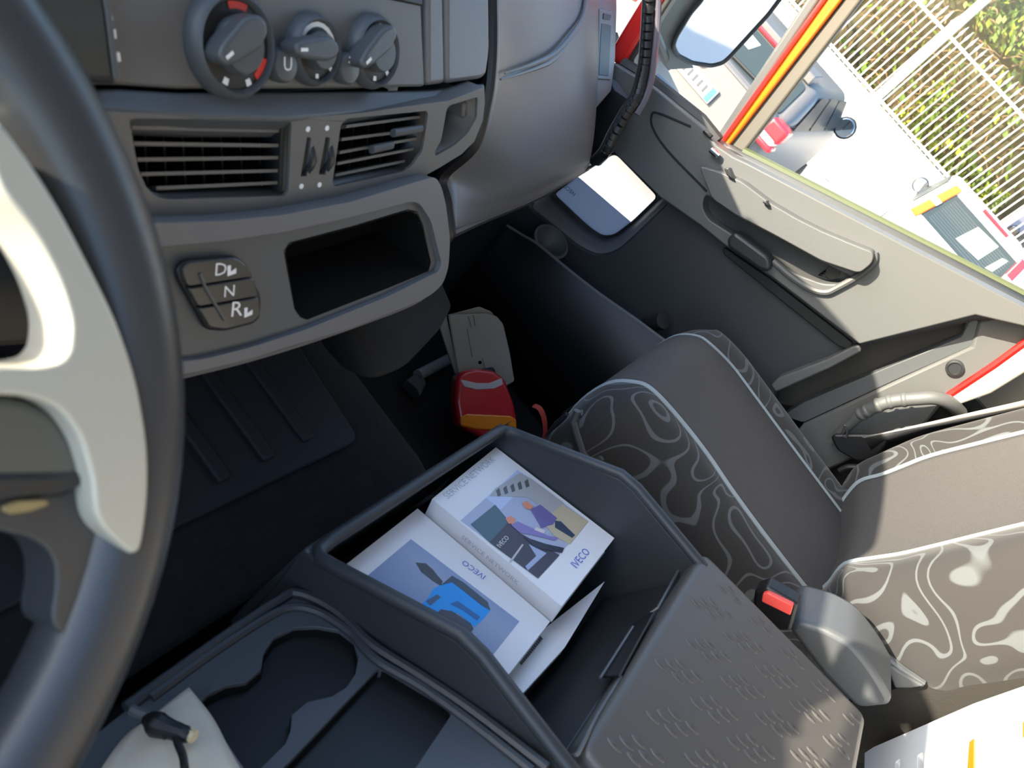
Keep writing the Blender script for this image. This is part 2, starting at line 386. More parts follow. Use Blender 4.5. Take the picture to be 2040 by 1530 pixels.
tag(top('ceiling', MB().abox((1.58, -.55, .50), (1.72, .62, .66)), SHELL, bevel=.02), 'roof rail over the passenger door', 'roof rail', kind='structure')

# ---- pillar behind the door
pil = thing('wall_right', (1.64, -.4, -.9), 'cab side behind the door with beige pillar trim', 'pillar', kind='structure')
part('door_gap', MB().prism(ats([(1700, 690), (1945, 628), (1940, 672), (1600, 812), (1530, 800), (1545, 770)], X=1.66), V((.02, 0, 0))), mat('gap_rubber', (.05, .042, .033), .7), pil, smooth=0)
part('seal_strip', MB().prism(fillet(ats([(1930, 640), (1948, 636), (1955, 660), (1935, 690), (1800, 750), (1600, 842), (1560, 828), (1600, 802), (1760, 735), (1915, 672)], X=1.62), .006), V((.04, 0, 0))), GREY, pil, bevel=.008, seg=3)
part('pillar_trim', MB().prism(ats([(1935, 690), (1948, 640), (2080, 600), (2080, 655), (1888, 792), (1840, 850), (1600, 960), (1560, 900), (1600, 845), (1800, 752)], X=1.615), V((.04, 0, 0))), DOOR, pil, bevel=.006)
c = at((1902, 733), X=1.612)
part('trim_plug', MB().lathe(c, V((-1, 0, 0)), [(.016, -.004), (.016, .004), (.012, .005), (.011, .002), (.004, .002)]), SATIN, pil)
part('red_edge', MB().tube(ats([(1886, 790), (1980, 728), (2080, 655)], X=1.605), .007, n=8), REDP, pil)
part('sill_trim', MB().prism(ats([(1888, 796), (1985, 730), (2080, 660), (2080, 720), (1975, 785), (1890, 815)], X=1.60), V((.03, 0, 0))), CREAM, pil, bevel=.006)
part('lower_panel', MB().abox((1.675, -.62, FL), (1.70, -.10, -.30)), SATIN, pil, smooth=0)
part('pillar_panel', MB().abox((1.70, -.95, FL), (1.74, -.44, .62)), SHELL, pil, smooth=0)

# ================================================================== DASHBOARD
CT = lat((.345, -.308), (.392, -.244))                # climate panel
dash = thing('dashboard', (.45, .45, -.55), 'grey centre dashboard with climate knobs, air vents and storage pocket', 'dashboard')
def depth(pl, d): return -pl[1] * d
cp = part('climate_panel', MB().prism(fillet(ats([(60, -80), (60, 168), (236, 170), (354, 178), (600, 177), (847, 173), (842, 60), (836, -80)], pl=CT), .004), depth(CT, .02)), DASH, dash, bevel=.003)
part('side_strip', MB().prism(ats([(852, -80), (883, -80), (888, 167), (852, 172)], pl=CT), depth(CT, .03)), DASHL, dash, bevel=.005, seg=3)
part('side_strip', MB().prism(fillet(ats([(890, -80), (975, -80), (977, 100), (970, 150), (960, 158), (890, 168)], pl=CT), .008), depth(CT, .03)), DASHL, dash, bevel=.005, seg=3)
part('upper_slot', MB().prism(ats([(770, -60), (842, -60), (843, 13), (780, 0)], pl=off(CT, .002)), depth(CT, .01)), BLACK, dash, bevel=.002)
P = [V((.16, y, z)) for y, z in ((.42, -.20), (.455, -.14), (.50, -.075), (.56, -.06), (.84, -.07), (.84, -.30), (.44, -.30))]
part('sun_block_hood', MB().prism(P, V((.60, 0, 0))), DASH, dash, bevel=.02, seg=3)  # unseen hood, added and sized to cut the sun on seat and door
# three rotary knobs and two round buttons
CN = CT[1]; EX = V((1, 0, 0)); EY = CN.cross(EX)
if EY.z < 0: EY = -EY
def knob(px, R, name, text_label, gp, marks, ring=None):
    c = at(px, pl=CT)
    k = part(name, MB().lathe(c, CN, [(R * 1.10, 0), (R * 1.10, .004), (R * 1.0, .010), (R * .93, .012), (R * .86, .009), (R * .84, .006)], 40), GREY, dash)
    lab(k, text_label)
    part('dial_face', MB().lathe(c, CN, [(R * .86, .004), (R * .86, .0075), (R * .80, .008)], 40), BLACK, k)
    part('dial_boss', MB().lathe(c, CN, [(R * .58, .005), (R * .56, .014), (R * .50, .017)], 32), GREY, k)
    # grip: a wedge-shaped blade across the dial
    g0, g1, w = gp
    pl = off(CT, .026); A, B = at(g0, pl=pl), at(g1, pl=pl)
    d = (B - A); L = d.length; d.normalize(); s = CN.cross(d).normalized()
    P = [A - s * w * .30, A + d * L * .18 - s * w * .62, B - d * L * .25 - s * w * .9, B - s * w * .55, B + d * .003, B + s * w * .55, B - d * L * .25 + s * w * .9, A + d * L * .18 + s * w * .62, A + s * w * .30]
    part('grip', MB().prism(fillet(P, .004, 3), -CN * .019), GREY, k, bevel=.003, seg=3)
    M0 = A + d * L * .08 + CN * .0004
    part('pointer_mark', MB().prism([M0 - s * .0012, M0 + d * .007 - s * .0012, M0 + d * .007 + s * .0012, M0 + s * .0012], CN * .0003), WHITE, k, smooth=0)
    for a0, a1, mt in marks:
        P1 = arcpts(c + CN * .0082, EX, EY, R * .83, math.radians(a0), math.radians(a1), 8)
        P2 = arcpts(c + CN * .0082, EX, EY, R * .69, math.radians(a0), math.radians(a1), 8)
        part('dial_mark', MB().prism(P1 + P2[::-1], CN * .0003), mt, k, smooth=0)
    return k
knob((455, 88), .0335, 'temperature_knob', 'largest climate knob with red temperature arcs', ((443, 122), (528, 48), .0125),
     [(70, 105, RED), (-50, -15, RED), (-118, -108, WHITE), (-72, -62, WHITE)])
knob((617, 98), .0245, 'fan_knob', 'middle climate knob with pale fan arc', ((592, 99), (674, 98), .0100),
     [(20, 165, WHITE), (-95, -85, WHITE), (-45, -35, WHITE)])
knob((737, 102), .0275, 'air_direction_knob', 'right hand climate knob with small white symbols', ((724, 132), (788, 62), .0105),
     [(78, 90, WHITE), (-52, -42, WHITE), (-100, -90, WHITE), (150, 158, WHITE)])
for p, s in (((550, 128), 'U'), ((678, 135), '*')):
    c = at(p, pl=CT)
    bt = part('round_button', MB().lathe(c, CN, [(.0125, 0), (.0125, .008), (.0105, .011), (.004, .012)], 24), GREY, dash)
    text('button_mark', s, c + CN * .0122 - EX * .004 - EY * .003, c + CN * .0122 + EX * .004 - EY * .003, EY, WHITE, bt)
# ledge and vent fascia
LG = lat((.345, -.309), (.323, -.3155))
part('ledge', MB().prism(ats([(60, 176), (236, 174), (354, 182), (600, 181), (850, 177), (965, 164), (968, 176), (893, 203), (852, 207), (720, 226), (577, 238), (406, 234), (200, 222), (60, 214)], pl=LG), depth(LG, .03)), GREY, dash, bevel=.003)
VT = lat((.324, -.316), (.295, -.3735))
fas = ats([(60, 214), (200, 221), (406, 233), (577, 237), (720, 225), (852, 206), (893, 201), (965, 174), (966, 205), (962, 240), (945, 282), (920, 307), (876, 334), (800, 376), (700, 401), (560, 426), (450, 438), (330, 441), (150, 442), (60, 440)], pl=VT)
hl = ats([(258, 240), (266, 236), (577, 239), (581, 246), (575, 382), (567, 391), (337, 398), (313, 393), (293, 376), (275, 336)], pl=VT)
hr = ats([(686, 240), (694, 236), (850, 221), (853, 229), (842, 300), (822, 329), (804, 343), (668, 372), (662, 366), (679, 250)], pl=VT)
hc = ats([(890, 218), (896, 210), (952, 193), (950, 235), (931, 267), (905, 290), (868, 311), (866, 302), (879, 280)], pl=VT)
s1 = ats([(612, 273), (620, 275), (612, 351), (599, 352)], pl=VT); s2 = ats([(649, 273), (658, 275), (649, 348), (635, 348)], pl=VT)
fp = part('vent_fascia', MB().holes(fas, [fillet(hl, .003), fillet(hr, .003), fillet(hc, .004), s1, s2], depth(VT, .022)), DASH, dash, bevel=.0025)
for H in (hl, hr, hc, s1, s2):
    cen = sum(H, V()) / len(H)
    part('vent_duct', MB().prism([cen + (p - cen) * 1.12 + depth(VT, .055) for p in H], depth(VT, .006)), VOID, dash, smooth=0)
    m = MB(); n = len(H); Q = [p + depth(VT, .056) for p in H]
    m.add([p + depth(VT, .003) for p in H] + Q, [(i, (i + 1) % n, (i + 1) % n + n, i + n) for i in range(n)])
    part('duct_wall', m, BLACK if H is not hc else DASH, dash, solid=.002)
VS = off(VT, -.008)
def slat(a, b, mt=DASH, w=.0013, dp=.014):
    A, B = at(a, pl=VS), at(b, pl=VS); u = V((0, -VT[1].z, VT[1].y)); u = u if u.z > 0 else -u
    part('vent_slat', MB().prism([A - u * w, B - u * w, B + u * w, A + u * w], V((0, .67, -.73)) * dp), mt, dash, smooth=0)
for a, b in [((263, 254), (562, 261)), ((267, 286), (561, 290)), ((273, 318), (559, 314)), ((281, 347), (557, 340)), ((312, 375), (555, 364))]: slat(a, b)
for a, b in [((690, 252), (838, 233)), ((681, 278), (836, 258)), ((677, 304), (831, 276)), ((673, 326), (824, 297)), ((669, 349), (807, 321))]: slat(a, b)
VB = off(VT, -.020)
for i in range(8):
    x = 285 + i * 38; A, B = at((x, 246), pl=VB), at((x + 8, 385), pl=VB)
    part('vent_vane', MB().prism([A, B, B + EX * .0015, A + EX * .0015], depth(VT, .02)), BLACK, dash, smooth=0)
for i in range(5):
    x = 705 + i * 30; A, B = at((x, 242), pl=VB), at((x - 12, 350), pl=VB)
    part('vent_vane', MB().prism([A, B, B + EX * .0015, A + EX * .0015], depth(VT, .02)), BLACK, dash, smooth=0)
for a, b in [((783, 265), (838, 256)), ((740, 298), (780, 289))]:
    part('vent_tab', MB().tube(ats([a, b], pl=off(VT, -.001)), .0035, n=8, flat=1.2), GREY, dash)
part('duct_divider', MB().prism(ats([(560, 240), (583, 240), (577, 390), (556, 388)], pl=off(VT, -.006)), depth(VT, .04)), SATIN, dash, smooth=0)
for a, b in [((616, 276), (605, 350)), ((653, 276), (642, 346))]:
    A, B = ats([a, b], pl=off(VT, -.006)); mid = (A + B) / 2 + VT[1] * .007
    part('thumb_wheel', MB().tube(crom([A, mid, B], 6), .0035, n=8), SATIN, dash)
for p in [(613, 257), (651, 255), (600, 371), (636, 368)]:
    part('vent_dot', MB().lathe(at(p, pl=VT), VT[1], [(.0022, -.001), (.0022, .0006)], 12), WHITE, dash)
part('cubby_step', MB().prism(ats([(925, 205), (953, 195), (951, 235), (936, 258), (932, 240), (922, 236)], pl=off(VT, -.012)), depth(VT, .03)), DASH, dash, bevel=.003)
# lower unit: rounded rim, inner face, pocket and the D N R pad
LF = lat((.252, -.405), (.210, -.466))
rim = ats([(150, 446), (330, 444), (450, 440), (565, 428), (700, 402), (830, 362), (868, 352), (880, 372), (889, 409), (897, 476), (894, 532), (883, 566), (860, 587), (830, 603), (700, 654), (595, 685), (500, 715), (377, 745), (150, 770)], pl=LF)
inn = ats([(180, 505), (330, 491), (450, 480), (565, 463), (700, 433), (818, 402), (836, 405), (859, 440), (880, 526), (874, 541), (770, 592), (609, 657), (500, 692), (404, 716), (200, 735)], pl=LF)
lu = part('lower_console', MB().holes(fillet(rim, .008), [fillet(inn, .008)], depth(LF, .05)), DASHL, dash, bevel=.010, seg=4)
pocket = ats([(567, 500), (577, 485), (700, 453), (812, 419), (830, 423), (841, 447), (859, 523), (854, 540), (771, 575), (612, 637), (598, 632), (586, 615)], pl=off(LF, -.006))
part('inner_face', MB().holes([p + (p - sum(inn, V()) / len(inn)) * .03 + depth(LF, .006) for p in inn], [fillet(pocket, .006)], depth(LF, .004)), GREY, dash)
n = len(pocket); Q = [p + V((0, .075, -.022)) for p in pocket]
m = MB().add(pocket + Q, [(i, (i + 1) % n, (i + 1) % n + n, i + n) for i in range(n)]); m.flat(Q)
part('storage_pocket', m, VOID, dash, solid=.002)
part('gap_backing', MB().prism(ats([(860, 155), (968, 135), (968, 200), (870, 215)], pl=off(CT, -.034)), depth(CT, .004)), VOID, dash, smooth=0)

part('console_seam', MB().tube(crom([p + depth(LF, .012) for p in ats([(377, 757), (500, 726), (600, 696), (720, 655), (835, 610), (885, 575)], pl=LF)], 4), .004, n=8), DASH, dash)
# under the unit
part('heater_casing', MB().prism(fillet(ats([(640, 690), (700, 640), (860, 590), (905, 610), (880, 660), (810, 735), (745, 760), (690, 745)], pl=lat((.24, -.60), (.36, -.72))), .03), V((.0, .12, .04))), mat('casing_black', (.018, .017, .016), .9, spec=.15), dash, bevel=.02, seg=4)
lab(part('tag_label', MB().prism(ats([(772, 644), (789, 636), (804, 660), (786, 669)], X=.70), V((.0, .002, 0))), WHITE, dash, smooth=0), 'small white label hanging under the dash')
part('label_print', MB().prism(ats([(782, 656), (795, 650), (798, 659), (785, 664)], X=.699), V((0, .001, 0))), GREY, dash, smooth=0)
# display unit at the left end of the climate panel
D0 = off(CT, .012)
dsp = thing('display_unit', at((150, 100), pl=CT), 'dark glossy display unit left of the climate knobs', 'display')
part('housing', MB().prism(fillet(ats([(40, -80), (196, -80), (212, 20), (233, 168), (150, 163), (60, 140)], pl=D0), .003), depth(CT, .0115)), BLACK, dsp, bevel=.003)
part('screen', MB().prism(ats([(50, -70), (190, -70), (204, 20), (220, 152), (150, 148), (66, 128)], pl=off(CT, .0122)), depth(CT, .0006)), mat('dark_screen', (.05, .055, .05), .22, coat=.3), dsp, smooth=0)
part('bright_edge', MB().tube(ats([(197, -80), (214, 20), (231, 155)], pl=off(CT, .012)), .002, n=8), GREY, dsp)
for a, b in [((213, 22), (217, 40)), ((222, 58), (224, 76)), ((230, 104), (233, 122))]:
    part('side_button', MB().tube(ats([a, b], pl=off(CT, .010)), .0022, n=8), WHITE, dsp)

# gear selector pad
gp = thing('gear_selector', at((440, 590), pl=LF), 'black three button gear pad marked D, N and R on the lower dash', 'gear selector')
G0 = off(LF, -.001)
part('surround', MB().prism(fillet(ats([(353, 540), (368, 520), (471, 511), (490, 523), (522, 592), (519, 633), (506, 646), (448, 661), (412, 658), (357, 560)], pl=G0), .005), depth(LF, .0048)), BLACK, gp, bevel=.002)
G1 = off(LF, .004)
PAD = mat('gear_button', (.035, .034, .032), .3, coat=.2)
for P, s, t0, t1, ft in [([(364, 540), (376, 523), (470, 514), (487, 526), (504, 551), (374, 571)], 'D', (428, 549), (450, 547), (461, 538)),
                         ([(376, 575), (506, 554), (515, 590), (395, 611)], 'N', (446, 592), (466, 589), None),
                         ([(397, 615), (516, 593), (519, 628), (504, 642), (449, 656), (418, 652)], 'R', (460, 631), (482, 628), (494, 621))]:
    bpart = part('gear_button', MB().prism(fillet(ats(P, pl=G1), .003), depth(LF, .0048)), PAD, gp, bevel=.002)
    lab(bpart, 'black gear button with white letter ' + s)
    o = LF[1] * .0003
    a, b = at(t0, pl=G1), at(t1, pl=G1); up = V((0, LF[1].z, -LF[1].y)); up = up if up.z > 0 else -up
    text('letter', s, a + o, b + o, up, WHITE, bpart, hmul=.85)
    if ft:
        q = at(ft, pl=G1) + o; e = EX
        m = MB(); m.prism([q - e * .004 + up * .004, q - e * .001 + up * .004, q - e * .001 - up * .001, q + e * .004 + up * .001, q + e * .004 - up * .003, q - e * .004 - up * .004], LF[1] * .0003)
        part('foot_symbol', m, WHITE, bpart, smooth=0)
part('pad_ridge', MB().tube(ats([(398, 545), (410, 575), (447, 637)], pl=off(LF, .0045)), .0014, n=6), GREY, gp)

# passenger side of the dashboard
pd = thing('passenger_dashboard', (1.1, .5, -.55), 'smooth grey passenger side dashboard with curved airbag seam', 'dashboard')
c0 = ats([(978, -70), (981, 60), (978, 141), (969, 200), (945, 285), (885, 345), (893, 400), (894, 468)], X=.78)
c1 = ats([(1050, -70), (1052, 60), (1050, 150), (1045, 230), (1030, 310), (1005, 370), (985, 405), (955, 441)], X=.98)
c2 = ats([(1125, -70), (1128, 50), (1128, 145), (1125, 225), (1115, 295), (1100, 343), (1085, 370), (1068, 393)], X=1.20)
c3 = ats([(1188, -70), (1190, 40), (1190, 130), (1187, 200), (1182, 265), (1176, 306), (1172, 322), (1166, 336)], X=1.42)
for c, d in ((c0, .0), (c1, .0), (c2, .0), (c3, .0)):
    c.append(c[-1] + V((0, .05, -.012))); c.append(c[-2] + V((0, .22, .0))); c.insert(0, c[0] + V((0, .09, .07))); c.insert(0, c[0] + V((0, .22, .03)))
rows = [[c[i] for c in (c0, c1, c2, c3)] for i in range(len(c0))]
part('gap_backing', MB().prism(ats([(846, 335), (892, 318), (892, 374), (862, 378)], X=.86), V((.006, 0, 0))), VOID, pd, smooth=0)
part('edge_gap', MB().tube(crom([p + V((-.007, -.003, .0)) for p in c0[2:11]], 5), .0085, n=10), BLACK, pd)
c4 = [p + V((.03, .05, -.01)) for p in c3]
pr = part('pad', MB().grid(surf([r + [c4[i]] for i, r in enumerate(rows)], 6, 5)), DASHL, pd, solid=.004)
seam = [at(p, X=x) for p, x in [((998, 159), .82), ((1056, 138), .98), ((1100, 115), 1.10), ((1132, 79), 1.20), ((1153, 44), 1.28), ((1160, 0), 1.31), ((1162, -50), 1.32)]]
sm_ = crom(seam, 6); m = MB().tube([p + V((0, .001, 0)) for p in sm_], [.0015 + .0065 * min(1, i / 10) for i in range(len(sm_))], n=10, flat=.6)
part('airbag_seam', m, DASHL, pd)
part('airbag_groove', MB().tube([p + V((-.004, -.001, .010)) for p in sm_], [.001 + .0025 * min(1, i / 8) for i in range(len(sm_))], n=8), DASH, pd)
part('lower_edge', MB().tube(crom([c[9] + V((0, -.002, .004)) for c in (c0, c1, c2, c3)], 6), .006, n=8), SATIN, pd)
# chamfered right end with an upright air slot
ep = ats([(1189, -60), (1189, 207), (1217, 182), (1226, 118), (1229, 20), (1228, -60)], X=1.0)
EPL = plane3(at((1189, 15), X=1.432), at((1189, 200), X=1.432), at((1228, 30), X=1.53))
part('end_cap', MB().prism(ats([(1186, -60), (1186, 222), (1219, 184), (1227, 118), (1230, 20), (1229, -60)], pl=EPL), V((.02, .2, .0))), DASHL, pd, bevel=.006, seg=3)
part('slot_frame', MB().prism(fillet(ats([(1194, 17), (1223, 24), (1218, 160), (1191, 158)], pl=off(EPL, .003)), .004), -EPL[1] * .01), DASHL, pd, bevel=.002)
lab(part('air_slot', MB().prism(fillet(ats([(1198, 46), (1218, 50), (1213, 152), (1193, 150)], pl=off(EPL, .0036)), .004), -EPL[1] * .004), BLACK, pd, bevel=.001), 'dark upright air slot')
part('slot_wheel', MB().prism(fillet(ats([(1203, 26), (1218, 30), (1216, 40), (1202, 38)], pl=off(EPL, .0045)), .002), -EPL[1] * .003), BLACK, pd, bevel=.001)
# dark trim between dash end and door
part('end_trim', MB().prism(fillet(ats([(1185, 218), (1222, 178), (1262, 205), (1250, 250), (1205, 318), (1176, 332), (1174, 275)], X=1.52), .01), V((.02, .05, 0))), BLACK, pd, bevel=.006)

# ribbed grab handle at the dash end
gh = thing('grab_handle', at((1215, 290), X=1.47), 'black ribbed grab handle rising beside the dashboard end', 'handle')
hp = crom([at(p, X=x) for p, x in [((1296, -60), 1.50), ((1292, 18), 1.50), ((1289, 70), 1.495), ((1285, 120), 1.49), ((1278, 158), 1.485), ((1268, 192), 1.475), ((1246, 225), 1.465), ((1222, 268), 1.455), ((1206, 300), 1.455), ((1190, 318), 1.48)]], 6)
part('grip_core', MB().tube(hp, .0135, n=14), SATIN, gh)
for i in range(2, len(hp) - 6, 2):
    a, b = hp[i], hp[i + 1]; mid = a; d = (b - a).normalized()
    part('rib', MB().tube([mid - d * .0065 + V((-.007, -.004, 0)), mid - d * .003 + V((-.0095, -.006, 0)), mid + d * .003 + V((-.0095, -.006, 0)), mid + d * .0065 + V((-.007, -.004, 0))], [.006, .010, .010, .006], n=10), BLACK, gh)
lab(part('smooth_strip', MB().tube(crom([at(p, X=x) for p, x in [((1313, -60), 1.50), ((1310, 40), 1.50), ((1304, 110), 1.49), ((1296, 165), 1.485), ((1284, 200), 1.475), ((1268, 228), 1.465)]], 6), .0065, n=10), mat('handle_strip', (.10, .09, .11), .25, coat=.4), gh), 'smooth shiny strip along the handle')

# ================================================================== STEERING WHEEL
wc = V((-.026, .160, -.261)); wt = .71; WE1 = V((1, 0, 0)); WE2 = V((0, math.cos(wt), math.sin(wt))); WN = WE1.cross(WE2)
wh = thing('steering_wheel', wc - WN * .12, 'large black steering wheel with sunlit silver spoke', 'steering wheel')
R0 = .212
part('rim', MB().tube([wc + WE1 * R0 * math.cos(a) + WE2 * R0 * math.sin(a) for a in [2 * math.pi * i / 96 for i in range(96)]], .0205, n=20, closed=True), WHEELB, wh)
WP = (wc, WN if WN.z > 0 else -WN)
# silver spoke web on the right: follows the rim's inside and necks down to the hub
sp_px = [(-20, 215), (60, 320), (120, 415), (175, 520), (235, 640), (275, 760), (296, 880), (298, 990), (279, 1122), (192, 1042), (185, 960), (178, 930), (160, 870), (120, 815), (60, 790), (-60, 785),
         (-60, 728), (78, 732), (120, 722), (138, 700), (144, 643), (120, 560), (68, 460), (-20, 350)]
sp = ats(sp_px, pl=off(WP, .0225))
lab(part('spoke_trim', MB().prism(fillet(sp, .01), -WP[1] * .030), WHEELS, wh, bevel=.008, seg=4), 'silver spoke insert, bright in the sun')
lo_px = [(190, 1040), (279, 1122), (240, 1220), (180, 1300), (100, 1250), (112, 1180), (112, 1130), (95, 1095), (60, 1072), (-40, 1050), (-60, 960), (60, 975), (130, 990), (178, 930)]
lab(part('lower_spoke', MB().prism(fillet(ats(lo_px, pl=off(WP, .010)), .008), -WP[1] * .024), WHEELB, wh, bevel=.008, seg=4), 'dark lower part of the spoke')
part('hub_pad', MB().prism(fillet(ats([(-60, 788), (50, 796), (110, 826), (155, 890), (178, 940), (120, 962), (-60, 960)], pl=off(WP, .013)), .01), -WP[1] * .03), mat('hub_plastic', (.10, .10, .085), .35), wh, bevel=.008, seg=4)
part('hub_band', MB().prism(ats([(-60, 942), (170, 938), (182, 962), (120, 992), (-60, 1012)], pl=off(WP, .0145)), -WP[1] * .01), SATIN, wh, bevel=.003)
lab(part('hub_highlight', MB().prism(fillet(ats([(6, 1014), (36, 1000), (92, 997), (99, 1005), (62, 1019), (18, 1025)], pl=off(WP, .0165)), .002), -WP[1] * .003), mat('amber_highlight', (.30, .22, .09), .4), wh, bevel=.001), 'small amber highlight painted on the hub')  # soft amber highlight of the hub, drawn as a coloured piece
part('hub_core', MB().lathe(wc - WP[1] * .09, WP[1], [(.05, 0), (.075, .04), (.09, .075), (.07, .085)], 32), SATIN, wh)
for a in (math.pi, math.pi * .72, math.pi * 1.28):
    d = WE1 * math.cos(a) + WE2 * math.sin(a)
    part('spoke', MB().tube([wc + d * .05 - WP[1] * .02, wc + d * .2], .016, n=10), WHEELB, wh)
part('column', MB().tube([wc - WP[1] * .08, wc - WP[1] * .30 + V((0, .05, 0))], .05, n=20), SATIN, wh)
# instrument surround behind the wheel
cb = thing('instrument_binnacle', (-.02, .5, -.5), 'brown grey lower dashboard behind the steering wheel', 'dashboard')
BP = lat((.41, -.27), (.33, -.52))
part('knee_panel', MB().prism(ats([(-500, 100), (60, 100), (60, 200), (150, 445), (150, 640), (120, 690), (-500, 740)], pl=BP), depth(BP, .03)), mat('knee_plastic', (.085, .075, .062), .5, bump=.1, scale=900), cb, bevel=.01)
P = [V((-.54, y, z)) for y, z in ((.40, -.30), (.43, -.20), (.50, -.11), (.60, -.10), (.84, -.11), (.84, -.55), (.42, -.40))]
part('sun_block_cowl', MB().prism(P, V((.685, 0, 0))), DASH, cb, bevel=.02, seg=3)  # unseen cowl behind the wheel, added to keep sun off the console
part('knee_seam', MB().tube(ats([(-200, 398), (40, 412), (90, 420)], pl=BP), .004, n=6), BLACK, cb)

# ================================================================== ENGINE COVER AND FLOOR
def prof(yz, x0, x1): return [V((x0, y, z)) for y, z in yz], V((x1 - x0, 0, 0))
ec = thing('engine_cover', (.3, .2, FL), 'dark carpeted engine cover between the seats', 'engine cover')
rows = []
for y, dz in ((.62, .02), (.45, .0), (.30, 0), (.15, 0), (.12, 0), (.078, -.01)):
    rows.append([V((x, y, z + (dz if z > FL + .01 else 0))) for x, z in ((-.30, FL), (-.27, -.86), (-.18, -.78), (0, -.765), (.25, -.76), (.50, -.755), (.66, -.75), (.76, -.765), (.84, -.81), (.89, -.92), (.91, FL))])
part('hump', MB().grid(surf(rows, 4, 4)), CARPET, ec, solid=.01)
P, v = prof([(.070, FL), (.070, -.815), (-.94, -.815), (-.94, FL)], -.25, .86)
part('rear_hump', MB().prism(P, v), CARPET, ec, bevel=.03, seg=3)
mat_ = thing('floor_mat', (.4, .3, -.75), 'dark rubber mat over the engine cover under the dash', 'mat')
part('sheet', MB().prism(fillet([V((.70, .17, -.742)), V((.72, .42, -.742)), V((.05, .48, -.748)), V((.02, .19, -.752))], .02), V((0, 0, .008))), RUBBER, mat_, bevel=.003)
for i in range(9):
    part('mat_rib', MB().abox((.10 + i * .065, .20, -.744), (.118 + i * .065, .42, -.731)), RUBBER, mat_, bevel=.003)

# ================================================================== PASSENGER SEAT
seat = thing('passenger_seat', (1.29, -.24, FL), 'dark passenger seat with swirl patterned bolsters and pale piping', 'seat')
TP = lat((.03, -.535), (-.46, -.575))
pipL = ats([(1242, 746), (1283, 766), (1323, 802), (1396, 892), (1465, 993), (1546, 1102), (1631, 1208)], pl=TP)
pipR = ats([(1364, 656), (1400, 677), (1445, 717), (1506, 798), (1587, 908), (1684, 1037), (1700, 1060)], pl=TP)
def by(poly, i, val):
    for a, b in zip(poly, poly[1:]):
        if (a[i] - val) * (b[i] - val) <= 0 and abs(a[i] - b[i]) > 1e-9: return a.lerp(b, (val - a[i]) / (b[i] - a[i]))
    return poly[0] + (poly[1] - poly[0]) * ((val - poly[0][i]) / (poly[1][i] - poly[0][i])) if abs(val - poly[0][i]) < abs(val - poly[-1][i]) else poly[-1] + (poly[-1] - poly[-2]) * ((val - poly[-1][i]) / (poly[-1][i] - poly[-2][i]))
ys = [-.02, -.08, -.15, -.22, -.30, -.38, -.45, -.49]
SL = [by(pipL, 1, y) for y in ys]; SR = [by(pipR, 1, y) for y in ys]
drop = [V((0, .045, -.16)), V((0, .056, -.10)), V((0, .050, -.045)), V((0, .026, -.012))]
SLf = [SL[0] + d + V((-.012 * (4 - i) / 2, 0, 0)) for i, d in enumerate(drop)] + SL
SRf = [SR[0] + d + V((.004 * (4 - i) / 2, 0, 0)) for i, d in enumerate(drop)] + SR
rows = [[a.lerp(b, s) + V((0, 0, .014 * 4 * s * (1 - s))) for s in (0, .2, .5, .8, 1)] for a, b in zip(SLf, SRf)]
lab(part('cushion_panel', MB().grid(surf(rows, 4, 4)), SEATC, seat, solid=.005), 'plain grey purple cloth middle of the cushion')
OL = [(0, 0), (-.028, -.004), (-.055, -.028), (-.072, -.075), (-.075, -.14), (-.06, -.22)]
OR = [(0, 0), (.032, .012), (.062, .010), (.082, -.02), (.085, -.10), (.07, -.22)]
def bolster(line, offs, flip):
    rows = []
    for i, p in enumerate(line):
        k = min(1, .55 + i * .12); h = min(1, .35 + i * .22)
        rows.append([p + V((x * k, (.0 if i > 3 else -.012 * (abs(x) / .07)), z * (h if i < 4 else 1))) for x, z in offs])
    return MB().grid(surf(rows, 4, 4))
part('cushion_bolster', bolster(SLf, OL, 0), SEATP, seat, solid=.005)
part('cushion_bolster', bolster(SRf, OR, 1), SEATP, seat, solid=.005)
part('piping', MB().tube(crom([p + V((-.001, 0, .003)) for p in SLf], 4), .0042, n=8), PIPE, seat)
part('piping', MB().tube(crom([p + V((.001, 0, .003)) for p in SRf], 4), .0034, n=8), PIPE, seat)
P, v = prof([(.035, -.66), (.045, -.74), (.02, -.80), (-.50, -.80), (-.50, -.60), (-.45, -.585), (.0, -.60)], 1.13, 1.50)
part('cushion_underside', MB().prism(P, v), BLACK, seat, bevel=.01)
P, v = prof([(-.02, -.80), (-.06, FL), (-.48, FL), (-.48, -.80)], 1.05, 1.46)
part('seat_base', MB().prism(P, v), SATIN, seat, bevel=.01)
part('front_shield', MB().prism(fillet(ats([(1082, 880), (1100, 858), (1158, 815), (1172, 846), (1205, 920), (1150, 930)], X=1.0), .008), V((.06, 0, 0))), GREY, seat, bevel=.006)
part('height_lever', MB().tube(ats([(1092, 868), (1108, 845), (1131, 826)], X=1.03), .005, n=8), SATIN, seat)
part('slide_rail', MB().tube(ats([(1150, 818), (1142, 840), (1160, 900), (1200, 960)], X=.985), .006, n=8), GREY, seat)
